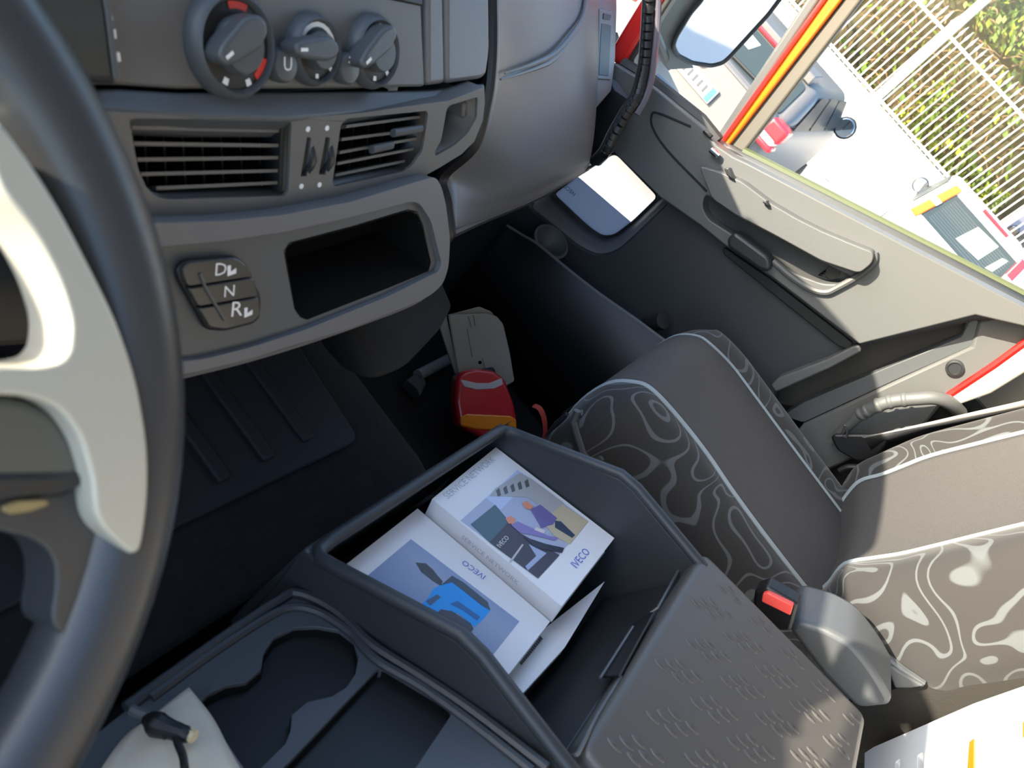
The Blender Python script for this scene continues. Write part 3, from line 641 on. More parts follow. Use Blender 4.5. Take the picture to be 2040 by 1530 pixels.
# backrest
BK = lat((-.452, -.58), (-.478, -.25))
bL = ats([(1634, 1192), (1674, 1178), (1692, 1160), (1728, 1135), (1764, 1117), (1835, 1099), (2040, 1049), (2250, 1000)], X=1.16)
bR = ats([(1690, 1012), (1746, 970), (1782, 944), (1828, 919), (1907, 898), (2040, 865), (2250, 815)], X=1.455)
zs = [-.585, -.55, -.51, -.47, -.43, -.38, -.30, -.20, -.08, .05]
def fwd(z): return .024 * math.exp(-((z + .52) / .05) ** 2)          # lumbar roll over the seat joint
BL = [by(bL, 2, z) + V((0, fwd(z), 0)) for z in zs]; BR = [by(bR, 2, z) + V((0, fwd(z), 0)) for z in zs]
rows = [[a.lerp(b, s) + V((0, -.010 * 4 * s * (1 - s), 0)) for s in (0, .2, .5, .8, 1)] for a, b in zip(BL, BR)]
lab(part('back_panel', MB().grid(surf(rows, 4, 4)), SEATC, seat, solid=.005), 'plain cloth middle of the backrest, sunlit')
QL = [(0, 0), (-.03, .010), (-.068, .012), (-.098, -.018), (-.116, -.065), (-.125, -.12), (-.11, -.17)]
QR = [(0, 0), (.025, .020), (.052, .026), (.074, .004), (.080, -.06), (.06, -.13), (.03, -.16)]
for line, offs in ((BL, QL), (BR, QR)):
    rows = [[p + V((x * min(1, .45 + i * .2), y * min(1, .5 + i * .2) - fwd(zs[i]) * abs(x) * 4, 0)) for x, y in offs] for i, p in enumerate(line)]
    part('back_bolster', MB().grid(surf(rows, 4, 4)), SEATP, seat, solid=.005)
part('piping', MB().tube(crom([p + V((-.001, .003, 0)) for p in BL], 4), .0046, n=8), PIPE, seat)
part('piping', MB().tube(crom([p + V((.001, .003, 0)) for p in BR], 4), .0046, n=8), PIPE, seat)
part('back_shell', MB().abox((1.12, -.66, -.58), (1.50, -.56, .04)), SATIN, seat, bevel=.03, seg=3)
# hinge cover on the console side of the seat
rc = ats([(1568, 1250), (1590, 1238), (1650, 1256), (1700, 1284), (1728, 1318), (1752, 1352), (1777, 1396), (1770, 1408), (1708, 1414), (1640, 1345)], X=.925)
part('hinge_cover', MB().prism(fillet(rc, .012), V((.085, .012, 0))), GREY, seat, bevel=.010, seg=3)
part('hinge_strap', MB().tube(ats([(1735, 1285), (1800, 1335), (1840, 1362)], X=1.03), .006, n=8), GREY, seat)
part('side_cover', MB().prism(ats([(1764, 1320), (1795, 1340), (1842, 1368), (1815, 1372), (1782, 1372)], X=1.02), V((.02, 0, 0))), DOOR, seat, bevel=.003)
bkl = thing('seat_belt_buckle', at((1545, 1230), X=.90) + V((0, 0, -.05)), 'black seat belt buckle with red release button beside the console lid', 'buckle')
part('body', MB().prism(fillet(ats([(1503, 1178), (1528, 1168), (1590, 1204), (1575, 1258), (1540, 1258), (1500, 1205)], X=.892), .004), V((.028, 0, 0))), BLACK, bkl, bevel=.004)
part('release_button', MB().prism(fillet(ats([(1519, 1184), (1529, 1181), (1580, 1207), (1574, 1227), (1517, 1199)], X=.885), .002), V((.016, 0, 0))), mat('red_button', (.85, .09, .07), .4), bkl, bevel=.002)
part('stalk', MB().tube([at((1540, 1245), X=.905), at((1540, 1245), X=.905) + V((.03, -.03, -.16))], .012, n=10), SATIN, bkl)

# belt webbing, anchor arm, tongue
belt = thing('seat_belt', at((1680, 885), X=1.55) + V((0, 0, -.06)), 'dark seat belt webbing running up beside the backrest', 'seat belt')
part('anchor_cover', MB().prism(fillet(ats([(1655, 872), (1662, 866), (1735, 866), (1770, 876), (1762, 892), (1740, 918), (1706, 920), (1668, 898)], X=1.545), .006), V((.012, 0, 0))), BLACK, belt, bevel=.006)
wa = [at(p, X=1.54) for p in [(1722, 872), (1760, 864), (1907, 836), (2060, 806)]]; wb = [at(p, X=1.548) for p in [(1740, 905), (1775, 880), (1910, 844), (2060, 812)]]
part('webbing', MB().grid([wa, wb]), SATIN, belt, solid=.002)
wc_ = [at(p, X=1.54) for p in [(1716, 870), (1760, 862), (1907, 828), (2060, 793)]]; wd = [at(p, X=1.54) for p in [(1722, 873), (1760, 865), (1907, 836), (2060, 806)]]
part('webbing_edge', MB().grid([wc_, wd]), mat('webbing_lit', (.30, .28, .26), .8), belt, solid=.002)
part('tongue', MB().tube(ats([(1677, 866), (1684, 848), (1689, 850), (1686, 872), (1677, 868)], X=1.54), .002, n=6), CHROME, belt)
part('anchor_bracket', MB().tube(crom(ats([(1672, 938), (1690, 930), (1720, 930), (1738, 922)], X=1.55), 4), .006, n=8), SATIN, belt)
part('anchor_bracket', MB().tube(ats([(1690, 952), (1715, 957)], X=1.55), .004, n=8), GREY, belt)
g2 = thing('grab_handle', at((1915, 819), X=1.56), 'beige sunlit grab handle with finger ridges behind the seat', 'handle')
h2 = crom([at(p, X=x + .02) for p, x in [((1655, 880), 1.57), ((1690, 848), 1.56), ((1714, 826), 1.55), ((1728, 818), 1.545), ((1756, 805), 1.54), ((1785, 798), 1.54), ((1828, 794), 1.54), ((1864, 793), 1.545), ((1892, 803), 1.56), ((1912, 822), 1.59)]], 5)
part('grip', MB().tube(h2, [.009 + .0045 * min(1, i / 14) for i in range(len(h2))], n=14), DOOR, g2)
for i in (11, 15, 19, 23, 27):
    d = (h2[i + 1] - h2[i]).normalized(); part('finger_ridge', MB().tube([h2[i] - d * .006, h2[i] - d * .002, h2[i] + d * .002, h2[i] + d * .006], [.0128, .0152, .0152, .0128], n=14), DOOR, g2)

# ================================================================== CENTRE CONSOLE
con = thing('storage_console', (.63, -.2, -.80), 'grey open storage bin with dimpled lid between the seats', 'console')
prf = [(.074, -.622), (.055, -.607), (-.078, -.516), (-.10, -.511), (-.225, -.507), (-.225, -.80), (.055, -.80)]
for x0, x1 in ((.443, .455), (.805, .817)):
    P, v = prof(prf, x0, x1); part('side_wall', MB().prism(P, v), CONS, con, bevel=.003)
part('front_wall', MB().abox((.445, .062, -.80), (.815, .074, -.616)), CONS, con, bevel=.003)
part('rear_wall', MB().abox((.445, -.235, -.80), (.815, -.222, -.525)), CONS, con, bevel=.003)
P, v = prof([(.052, -.735), (-.224, -.640), (-.224, -.66), (.052, -.755)], .45, .81)
part('bin_floor', MB().prism(P, v), RUBBER, con, smooth=0)
part('step_panel', MB().prism([V((.46, -.190, -.665)), V((.80, -.190, -.665)), V((.80, -.221, -.545)), V((.46, -.221, -.545))], V((0, -.004, 0))), SATIN, con, bevel=.002)
rimp = [V((.449, y, z)) for y, z in ((-.225, -.505), (-.10, -.509), (-.075, -.515), (.040, -.600), (.056, -.611))] + [V((.456, .064, -.615)), V((.475, .066, -.615)), V((.785, .066, -.615)), V((.804, .064, -.615))] + \
       [V((.811, y, z)) for y, z in ((.056, -.611), (.040, -.600), (-.075, -.515), (-.10, -.509), (-.225, -.505))]
part('rim', MB().tube(rimp, .0075, n=12), CONS, con)
part('liner_edge', MB().tube(ats([(1362, 1118), (1310, 1212), (1296, 1222)], Y=-.212), .002, n=6), GREY, con)
part('liner_edge', MB().tube(crom(ats([(1237, 1348), (1190, 1425), (1156, 1492), (1146, 1504), (1128, 1506), (1104, 1488)], Y=-.212), 3), .002, n=6), GREY, con)
part('latch_recess', MB().prism(ats([(1262, 1248), (1296, 1224), (1306, 1222), (1236, 1350), (1197, 1352)], Y=-.210), V((0, .003, 0))), BLACK, con, bevel=.001)
part('latch_edge', MB().tube(ats([(1261, 1249), (1196, 1351)], Y=-.206), .0018, n=6), GREY, con)
LP = lat((-.214, -.500), (-.470, -.468))
lid = part('lid', MB().prism(fillet([at(p, pl=LP) for p in [(1393, 1107), (1176, 1530)]][:0] + [V((.468, -.212, -.500)), V((.832, -.212, -.500)), V((.836, -.478, -.467)), V((.468, -.478, -.467))], .016), -LP[1] * .034), mat('lid_plastic', (.080, .074, .070), .42, bump=.12, scale=900), con, bevel=.010, seg=4)
P, v = prof([(-.228, -.535), (-.228, -.80), (-.468, -.80), (-.468, -.508)], .47, .825)
part('console_body', MB().prism(P, v), SATIN, con, bevel=.006)
# raised drops pressed into the lid, three by three in turn
ly = V((0, -.266, .033)).normalized(); lx = V((1, 0, 0)); o0 = V((.468, -.212, -.500))
bmeshdata = None
LM = mat('lid_drops', (.080, .074, .070), .42)
nb = 0
for gi in range(6):
    for gj in range(5):
        for t in range(3):
            for w in range(2):
                u = .030 + gi * .060 + t * .0125 + (w * .006) ; q = .030 + gj * .050 + (gi % 2) * .012 + t * .0085 + w * .021 - (.0 if gi % 2 else .006)
                if u > .345 or q > .252: continue
                pos = o0 + lx * u + ly * q
                if bmeshdata is None:
                    m = MB(); L_, Wd = .0095, .0032
                    m.grid([[pos + ly * L_ * math.cos(a) * r + lx * Wd * math.sin(a) * r + LP[1] * (.0015 * (1 - r * r) ** .5 if r < 1 else -.0004) for a in [2 * math.pi * k / 10 for k in range(10)]] for r in (1, .85, .55, .15)], closed=True)
                    bo = part('tread_drop', m, LM, con, smooth=60); bmeshdata = bo; b0 = pos
                else:
                    c = bmeshdata.copy(); c.location = bmeshdata.location + (pos - b0); COL.objects.link(c)
                nb += 1

# cup holder tray in front of and beside the bin
CUP = lat((.040, -.655), (-.204, -.510))
cup = thing('cup_holder_tray', (.3, -.1, -.80), 'dark grey console tray with two joined cup holes and a rear compartment', 'cup holder')
outc = ats([(588, 1178), (640, 1202), (684, 1237), (733, 1287), (834, 1350), (934, 1418), (1034, 1486), (1112, 1552), (1000, 1680), (100, 1680), (170, 1480), (280, 1392), (430, 1285)], pl=CUP)
cups = ats([(631, 1248), (586, 1250), (545, 1270), (525, 1301), (520, 1333), (489, 1359), (451, 1365), (414, 1383), (392, 1405), (360, 1450), (345, 1530), (390, 1600), (470, 1600), (514, 1535), (541, 1509), (568, 1482), (579, 1455), (581, 1425), (613, 1398), (662, 1387), (690, 1369), (708, 1342), (714, 1310), (706, 1279), (676, 1256)], pl=CUP)
comp = ats([(757, 1327), (893, 1408), (900, 1422), (800, 1570), (520, 1570), (572, 1522)], pl=CUP)
part('tray_top', MB().holes(fillet(outc, .01), [cups, fillet(comp, .006)], -CUP[1] * .012), mat('tray_plastic', (.060, .068, .078), .4, bump=.1, scale=900), cup, bevel=.003)
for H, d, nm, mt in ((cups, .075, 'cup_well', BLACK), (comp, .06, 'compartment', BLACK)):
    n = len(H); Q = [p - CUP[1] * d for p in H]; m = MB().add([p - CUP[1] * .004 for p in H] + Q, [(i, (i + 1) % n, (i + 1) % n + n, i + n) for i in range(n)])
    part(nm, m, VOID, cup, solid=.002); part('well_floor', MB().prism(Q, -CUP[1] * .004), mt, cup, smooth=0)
part('front_lip', MB().tube(crom(ats([(300, 1390), (430, 1296), (540, 1226), (588, 1210), (640, 1222), (700, 1262), (724, 1290), (760, 1322), (840, 1368), (940, 1440), (1060, 1535)], pl=off(CUP, .002)), 4), .0045, n=8, flat=.8), CONS, cup)
part('outer_rim', MB().tube(crom(ats([(250, 1410), (430, 1280), (560, 1193), (590, 1182), (640, 1200), (690, 1234), (740, 1284), (840, 1348), (940, 1415), (1090, 1530)], pl=off(CUP, .003)), 4), .005, n=8), CONS, cup)
cw = off(CUP, -.058)
for i in range(7):
    A, B = ats([(700 + i * 18, 1490), (655 + i * 18, 1530)], pl=cw)
    part('compartment_rib', MB().tube([A, B], .0025, n=6), GREY, cup)
part('tray_skirt', MB().prism([p - CUP[1] * .012 for p in ats([(300, 1392), (588, 1186), (690, 1240), (740, 1290), (1110, 1540), (1000, 1660), (200, 1660)], pl=CUP)], V((0, 0, -.10))), BLACK, cup, smooth=0)

# ================================================================== BOOKLETS IN THE BIN
PB2 = lat((.053, -.641), (-.135, -.577)); PB1 = off(PB2, -.021); PB0 = off(PB2, -.046)
def cc(L): return [(640 + x * .3725, 830 + y * .3725) for x, y in L]
def tint(name, c, r=.45): return mat(name, c, r)
def decal(name, L, pl, k, c, parent):
    m = MB().prism(ats(cc(L), pl=off(pl, .0003 * k)), -pl[1] * .0002)
    return part(name, m, c if not isinstance(c, tuple) else tint('print_' + name, c), parent, smooth=0)
def book(name, P, pl, th, label, spine_white):
    b = thing(name, sum(ats(P, pl=pl), V()) / 4 - pl[1] * th, label, 'booklet', 'booklets in the storage bin')
    Q = ats(P, pl=pl)
    part('front_cover', MB().prism(Q, -pl[1] * .0012), PAPER, b, smooth=0)
    cen = sum(Q, V()) / 4
    part('page_block', MB().prism([cen + (p - cen) * .985 - pl[1] * .0014 for p in Q], -pl[1] * (th - .0028)), PAPERW, b, smooth=0)
    part('back_cover', MB().prism([p - pl[1] * (th - .0012) for p in Q], -pl[1] * .0012), PAPER, b, smooth=0)
    s = [Q[1], Q[2], Q[2] - pl[1] * th, Q[1] - pl[1] * th]; w = (Q[1] - Q[0]).normalized() * .0012
    part('spine', MB().prism(s, w), PAPER, b, smooth=0)
    return b, Q
b0, Q0 = book('booklet', [(1205, 1158), (985, 1330), (1031, 1393), (1125, 1290)], PB0, .012, 'white document underneath the other booklets with a dark barcode strip', True)
b1, Q1 = book('booklet', [(832, 1013), (672, 1138), (996, 1366), (1096, 1238)], PB1, .022, 'white booklet with blue truck picture at the bin left side', True)
b2, Q2 = book('booklet', [(988, 891), (862, 993), (1120, 1207), (1224, 1072)], PB2, .028, 'thick white service booklet with photo of two men by a truck', True)
SKYB = gradient_print('print_blue_gradient', [(0, (.16, .22, .42)), (.5, (.30, .36, .50)), (1, (.12, .20, .45))], 'X', -.08, .09)
decal('cover_picture', [(480, 655), (200, 890), (875, 1330), (1060, 1095)], PB1, 1, SKYB, b1)
decal('picture_crane', [(505, 780), (560, 785), (600, 820), (622, 850), (650, 880), (640, 905), (600, 880), (535, 830)], PB1, 2, (.05, .05, .06), b1)
decal('picture_cab', [(600, 920), (640, 900), (700, 880), (750, 920), (820, 960), (905, 1035), (870, 1080), (820, 1125), (730, 1050), (560, 1090), (490, 1060), (530, 1010), (570, 970)], PB1, 2, (.01, .30, .80), b1)
decal('picture_roof', [(640, 900), (700, 850), (760, 885), (890, 990), (905, 1035), (860, 1010), (760, 930), (700, 885)], PB1, 3, (.05, .07, .10), b1)
decal('picture_grille', [(640, 1030), (700, 1040), (800, 1105), (815, 1135), (770, 1195), (700, 1185), (580, 1085)], PB1, 3, (.05, .05, .075), b1)
decal('picture_windscreen', [(690, 1000), (730, 985), (850, 1070), (835, 1090), (760, 1035)], PB1, 3, (.02, .12, .35), b1)
decal('picture_visor', [(560, 985), (620, 950), (640, 965), (585, 1010)], PB1, 3, (.06, .10, .2), b1)
decal('picture_bumper', [(775, 1160), (832, 1162), (800, 1203), (762, 1190)], PB1, 4, (.35, .38, .45), b1)
up = lambda p, q, pl: at(q, pl=pl) - at(p, pl=pl)
BLUEINK = tint('blue_ink', (.10, .16, .55)); GREYINK = tint('grey_ink', (.45, .46, .52)); DARKINK = tint('dark_ink', (.05, .05, .07))
text('lettering', 'IVECO', at((968, 1148), pl=PB1), at((925, 1116), pl=PB1), up((946, 1130), (933, 1148), PB1), BLUEINK, b1, PB1[1] * .0006)
decal('cover_photo', [(1050, 285), (745, 555), (1160, 865), (1430, 560)], PB2, 1, (.42, .46, .60), b2)
decal('photo_sky', [(1050, 285), (880, 435), (960, 500), (1120, 330)], PB2, 2, (.50, .58, .80), b2)
decal('photo_building', [(1060, 300), (1130, 335), (1300, 462), (1250, 530), (1100, 430), (900, 425), (930, 385)], PB2, 3, (.42, .42, .43), b2)
for i in range(5): decal('photo_beam', [(935 + i * 38, 395 - i * 12), (952 + i * 38, 380 - i * 12), (962 + i * 38, 420 - i * 12), (945 + i * 38, 428 - i * 12)], PB2, 4, (.10, .11, .11), b2)
decal('photo_floor', [(1290, 470), (1428, 560), (1330, 682), (1250, 640), (1180, 560)], PB2, 4, (.56, .47, .32), b2)
decal('photo_windscreen', [(800, 575), (930, 470), (1005, 560), (900, 672)], PB2, 3, (.07, .13, .17), b2)
decal('photo_truck', [(900, 672), (1005, 560), (1060, 620), (1200, 700), (1275, 740), (1160, 865)], PB2, 3, (.05, .05, .07), b2)
decal('photo_lamp', [(1110, 682), (1205, 730), (1105, 822), (1092, 800), (1150, 745)], PB2, 4, (.36, .42, .60), b2)
decal('photo_grille_bar', [(1005, 775), (1075, 680), (1082, 686), (1014, 783)], PB2, 4, (.5, .5, .5), b2)
decal('photo_man_shirt', [(1015, 578), (1050, 560), (1160, 610), (1210, 636), (1270, 648), (1250, 662), (1130, 632), (1062, 620)], PB2, 5, (.24, .20, .46), b2)
decal('photo_man_head', [(985, 545), (1012, 530), (1040, 548), (1030, 572), (1002, 572)], PB2, 5, (.72, .28, .17), b2)
decal('photo_man_legs', [(1080, 640), (1200, 680), (1300, 702), (1288, 728), (1150, 702)], PB2, 5, (.03, .03, .05), b2)
decal('photo_man_torso', [(1120, 495), (1172, 470), (1262, 542), (1240, 576), (1178, 594)], PB2, 5, (.16, .13, .34), b2)
decal('photo_man_head', [(1074, 462), (1098, 450), (1136, 480), (1122, 497), (1090, 488)], PB2, 5, (.72, .28, .17), b2)
decal('photo_man_legs', [(1250, 556), (1282, 560), (1358, 634), (1342, 648), (1250, 592)], PB2, 5, (.04, .06, .11), b2)
decal('photo_papers', [(1150, 590), (1200, 610), (1190, 625), (1140, 605)], PB2, 6, (.7, .62, .6), b2)
text('lettering', 'IVECO', at((1149, 1133), pl=PB2), at((1176, 1101), pl=PB2), up((1161, 1118), (1150, 1108), PB2), BLUEINK, b2, PB2[1] * .0006)
text('lettering', 'IVECO', at(cc([(955, 708)])[0], pl=PB2), at(cc([(1003, 655)])[0], pl=PB2), up((1000, 1090), (989, 1081), PB2), WHITE, b2, PB2[1] * .0019)
text('lettering', 'SERVICE NETWORK', at((893, 995), pl=PB2), at((988, 917), pl=PB2), up((940, 956), (930, 946), PB2), GREYINK, b2, PB2[1] * .0004)
sp = plane3(Q2[1], Q2[2], Q2[1] - PB2[1] * .02)
sp = (sp[0] + (Q2[1] - Q2[0]).normalized() * .0016, sp[1])
s0, s1_ = Q2[1].lerp(Q2[2], .28) - PB2[1] * .018, Q2[1].lerp(Q2[2], .72) - PB2[1] * .018
text('spine_lettering', 'SERVICE NETWORK', s0, s1_, PB2[1], GREYINK, b2, (Q2[1] - Q2[0]).normalized() * .0016, hmul=.9)
for i in range(14):
    a, b = cc([(1072 + i * 8.2, 1328 - i * 10.2), (1092 + i * 8.2, 1310 - i * 10.2)])
    A, B = at(a, pl=off(PB0, .0006)), at(b, pl=off(PB0, .0006)); d = (B - A) * .36; s = PB0[1].cross(d).normalized() * .006
    part('barcode_bar', MB().prism([A, A + d, A + d + s, A + s], PB0[1] * .0002), DARKINK, b0, smooth=0)

# ================================================================== LOOSE THINGS ON THE PASSENGER FLOOR
c = at((965, 800), Z=-.93); n_ = V((-.55, -.25, .80)).normalized(); TL = (c, n_)
lamp = thing('tail_lamp', c - n_ * .08, 'red and orange vehicle tail lamp lying in the passenger footwell', 'tail lamp')
part('lens_body', MB().prism(fillet(ats([(912, 748), (924, 738), (950, 733), (985, 738), (1006, 754), (1024, 800), (1032, 840), (1030, 872), (980, 882), (916, 848), (908, 800)], pl=TL), .008), -n_ * .05), mat('lamp_red', (.60, .018, .028), .25, coat=.4), lamp, bevel=.012, seg=4)
lab(part('reflector', MB().prism(fillet(ats([(917, 756), (928, 758), (950, 763), (975, 763), (1000, 753), (1002, 766), (985, 774), (950, 776), (925, 770)], pl=off(TL, .001)), .003), -n_ * .003), mat('lamp_grey', (.58, .52, .52), .4), lamp, bevel=.001), 'pale curved reflector strip')
lab(part('indicator', MB().prism(fillet(ats([(917, 830), (930, 824), (1018, 828), (1029, 836), (1030, 855), (1015, 859), (950, 856), (918, 848)], pl=off(TL, .002)), .004), -n_ * .006), mat('lamp_orange', (.92, .27, .015), .22, coat=.5), lamp, bevel=.003), 'orange indicator band')
part('lamp_housing', MB().prism(ats([(905, 745), (985, 730), (1036, 860), (980, 890), (910, 855)], pl=off(TL, -.045)), -n_ * .03), BLACK, lamp, bevel=.006)
part('clip', MB().tube(ats([(1005, 848), (1017, 840), (1008, 850), (1020, 857)], pl=off(TL, .003)), .0015, n=6), CHROME, lamp)
c = at((955, 690), Z=-.92); n2 = V((-.62, -.42, .66)).normalized(); PBX = (c, n2)
TAU = mat('taupe_plastic', (.44, .39, .31), .5, bump=.05)
bx = thing('plastic_cover_panel', c - n2 * .1, 'taupe plastic cover panel standing behind the tail lamp', 'panel')
fr = ats([(893, 627), (972, 624), (990, 630), (1003, 645), (1016, 700), (1026, 760), (1008, 770), (960, 775), (913, 745)], pl=PBX)
part('front_face', MB().prism(fillet(fr, .006), -n2 * .006), TAU, bx, bevel=.003)
PB_ = off(PBX, -.012)
part('side_flange', MB().prism(ats([(869, 631), (890, 629), (914, 742), (908, 748)], pl=PB_), -n2 * .012), TAU, bx, bevel=.002)
part('top_flap', MB().prism(ats([(890, 628), (955, 611), (978, 620), (985, 628), (972, 628)], pl=off(PBX, -.03)), -n2 * .006), TAU, bx, bevel=.002)
for a, b in [((934, 630), (941, 652)), ((944, 627), (948, 650)), ((932, 655), (942, 710)), ((962, 713), (968, 735))]:
    part('moulded_rib', MB().tube(ats([a, b], pl=off(PBX, .0005)), .0025, n=6), TAU, bx)
part('screw_hole', MB().lathe(at((956, 722), pl=PBX), n2, [(.004, -.001), (.004, .0008)], 10), VOID, bx)
jh = thing('tee_handle', at((830, 750), Z=-1.06), 'grey tube with an angled head lying behind the dash', 'tool')
part('tube', MB().tube([at((832, 748), Z=-1.045), at((897, 714), Z=-1.045)], .013, n=12), mat('tool_grey', (.36, .37, .37), .5), jh)
part('head', MB().prism(ats([(810, 756), (826, 745), (846, 752), (850, 764), (838, 788), (832, 774)], Z=-1.03), V((0, 0, -.028))), GREY, jh, bevel=.003)
st = thing('red_strap', at((1080, 850), X=1.22), 'red webbing loop on the floor beside the tail lamp', 'strap')
part('loop', MB().tube(crom([at(p, X=1.22) for p in [(1064, 808), (1076, 815), (1084, 835), (1086, 860), (1082, 885)]], 5), .009, n=8, flat=.35), mat('red_webbing', (.45, .05, .03), .7), st)
part('buckle_end', MB().tube([at((1082, 880), X=1.22), at((1082, 900), X=1.22)], .010, n=8), BLACK, st)

# paper and black clip on the tray, bottom left
pp = thing('paper_sheet', at((340, 1450), pl=CUP), 'crumpled cream paper sheet lying on the console tray', 'paper')
prow = [[at(p, pl=off(CUP, h)) for p, h in q_] for q_ in ([((298, 1436), .008), ((340, 1400), .012), ((376, 1372), .010)], [((258, 1462), .010), ((345, 1435), .022), ((422, 1432), .012)],
        [((222, 1505), .012), ((345, 1490), .024), ((452, 1488), .014)], [((180, 1570), .012), ((340, 1570), .020), ((492, 1560), .012)])]
part('sheet', MB().grid(surf(prow, 5, 5)), mat('cream_paper', (.62, .56, .45), .7, var=.1, vscale=20), pp, solid=.003)
part('grey_fold', MB().grid(surf([[at(p, pl=off(CUP, .007)) for p in r] for r in ([(430, 1500), (450, 1480)], [(395, 1530), (478, 1522)], [(380, 1580), (520, 1580)])], 3, 3)), mat('mauve_paper', (.22, .19, .21), .8), pp, solid=.002)
kc = thing('black_clip', at((320, 1440), pl=off(CUP, .024)), 'small black plastic clip with wire ends resting on the cream paper', 'clip')
part('clip_body', MB().tube(crom([at(p, pl=off(CUP, .034)) for p in [(285, 1432), (300, 1436), (318, 1446), (345, 1455), (378, 1466)]], 4), [.003, .004, .005, .006, .007, .008, .0085, .009, .0085, .008, .0075, .007, .0065, .0065, .006, .006, .005][:17], n=10), BLACK, kc)
part('clip_wire', MB().tube(crom([at(p, pl=off(CUP, .034)) for p in [(348, 1458), (354, 1480), (364, 1505), (368, 1530)]], 4), .003, n=8), BLACK, kc)
part('clip_wire', MB().tube(crom([at(p, pl=off(CUP, .034)) for p in [(300, 1440), (318, 1455), (330, 1470)]], 3), .002, n=6), BLACK, kc)
part('clip_tip', MB().tube([at(p, pl=off(CUP, .034)) for p in [(375, 1462), (388, 1468)]], .005, n=8), mat('brass_tip', (.6, .5, .3), .4), kc)
part('clip_tip', MB().tube([at(p, pl=off(CUP, .034)) for p in [(262, 1414), (300, 1430)]], .004, n=8), GREY, kc)

# white slotted panel at the rear
WPN = lat((-.625, -.60), (-.600, -.40))
wp = thing('slotted_panel', (1.05, -.66, -.75), 'white plastic panel with upright slots and orange light behind the seat', 'panel')
wo = ats([(1722, 1500), (1740, 1488), (1940, 1401), (2080, 1352), (2080, 1850), (1715, 1850)], pl=WPN)
sl_ = [fillet(ats(P, pl=WPN), .003) for P in ([(1784, 1518), (1793, 1511), (1795, 1600), (1784, 1600)], [(1828, 1505), (1840, 1497), (1840, 1600), (1828, 1600)], [(1876, 1490), (1890, 1484), (1888, 1600), (1874, 1600)])]
part('front', MB().holes(wo, sl_, -WPN[1] * .015), mat('white_plastic', (.72, .73, .74), .5), wp, bevel=.003)
part('slot_backing', MB().prism(ats([(1770, 1500), (1910, 1440), (1910, 1640), (1770, 1640)], pl=off(WPN, -.03)), -WPN[1] * .003), mat('pink_backing', (.40, .14, .13), .6), wp, smooth=0)
for P in ([(1930, 1478), (1940, 1470), (1940, 1535), (1926, 1535)], [(2036, 1438), (2060, 1428), (2060, 1465), (2036, 1468)]):
    part('orange_light', MB().prism(fillet(ats(P, pl=off(WPN, .003)), .002), -WPN[1] * .006), mat('amber_lens', (.95, .16, .01), .3, coat=.4), wp, bevel=.001)
fb = thing('rear_trim', (1.0, -.6, FL), 'grey brown carpeted step behind the passenger seat', 'trim')
part('step', MB().prism(ats([(1690, 1400), (1720, 1395), (1860, 1345), (2080, 1330), (2080, 1400), (1725, 1520), (1690, 1520)], X=1.04), V((.3, 0, 0))), mat('brown_carpet', (.022, .020, .017), .9, bump=.4), fb, smooth=0)
tag(top('wall_left', MB().abox((-.62, -.95, FL), (-.55, .80, -.30)), SHELL, smooth=0), 'lower half of the driver side of the cab', 'wall', kind='structure')

# ================================================================== OUTSIDE: mirrors, cars, wall, fence, hedge
sm = thing('side_mirror', (1.98, .55, -.5), 'large grey door mirror with black rim outside the front pane', 'mirror')
MP = (at((1440, 60), X=1.97), V((-.457, -.884, -.10)).normalized())
mo = [(1420, -50), (1398, 0), (1376, 25), (1347, 73), (1341, 92), (1349, 110), (1378, 125), (1418, 131), (1441, 125), (1457, 110), (1498, 65), (1531, 29), (1590, -50)]
mg = fillet(ats(mo, pl=MP), .01)
part('glass', MB().prism(mg, -MP[1] * .003), MIRROR, sm, smooth=0)
part('rim', MB().tube([p - MP[1] * .001 for p in mg], .006, n=8, closed=True), RUBS, sm)
cen = sum(mg, V()) / len(mg); n = len(mg)
back = [cen + (p - cen) * .8 - MP[1] * .10 + V((0, .02, 0)) for p in mg]; mid = [cen + (p - cen) * 1.08 - MP[1] * .02 for p in mg]
m = MB().add(mid + back, [(i, (i + 1) % n, (i + 1) % n + n, i + n) for i in range(n)]); m.flat(back)
MSH = mat('mirror_shell', (.17, .17, .15), .5, bump=.1, scale=500)
part('housing', m, MSH, sm, solid=.004)
part('side_cheek', MB().prism(fillet(ats([(1300, -60), (1412, -60), (1340, 88), (1344, 112), (1385, 136), (1332, 139), (1316, 100), (1296, 60)], pl=off(MP, -.012)), .01), -MP[1] * .03), MSH, sm, bevel=.008, seg=3)
part('arm', MB().tube([at((1330, 130), pl=off(MP, -.05)), at((1300, 60), X=1.74), V((1.68, .62, -.30))], .014, n=10), RUBS, sm)
km = thing('kerb_mirror', (1.9, .58, -.6), 'small pale lower mirror housing with bluish glass under the big mirror', 'mirror')
KP = plane3(at((1262, 100), X=1.79), at((1350, 195), X=1.79), at((1330, 141), X=1.84))
part('housing', MB().prism(fillet(ats([(1250, 108), (1266, 96), (1300, 98), (1335, 141), (1357, 186), (1352, 200), (1336, 196)], pl=KP), .008), -KP[1] * .05), mat('mirror_beige', (.42, .39, .33), .5), km, bevel=.008, seg=3)
part('glass', MB().prism(fillet(ats([(1302, 150), (1312, 146), (1345, 178), (1354, 193), (1344, 196), (1320, 178)], pl=off(KP, .002)), .004), -KP[1] * .003), mat('dull_mirror', (.16, .20, .25), .35), km, bevel=.001)
part('arm', MB().tube([at((1290, 110), pl=off(KP, -.04)), V((1.72, .62, -.40)), V((1.69, .64, -.38))], .012, n=8), RUBS, km)

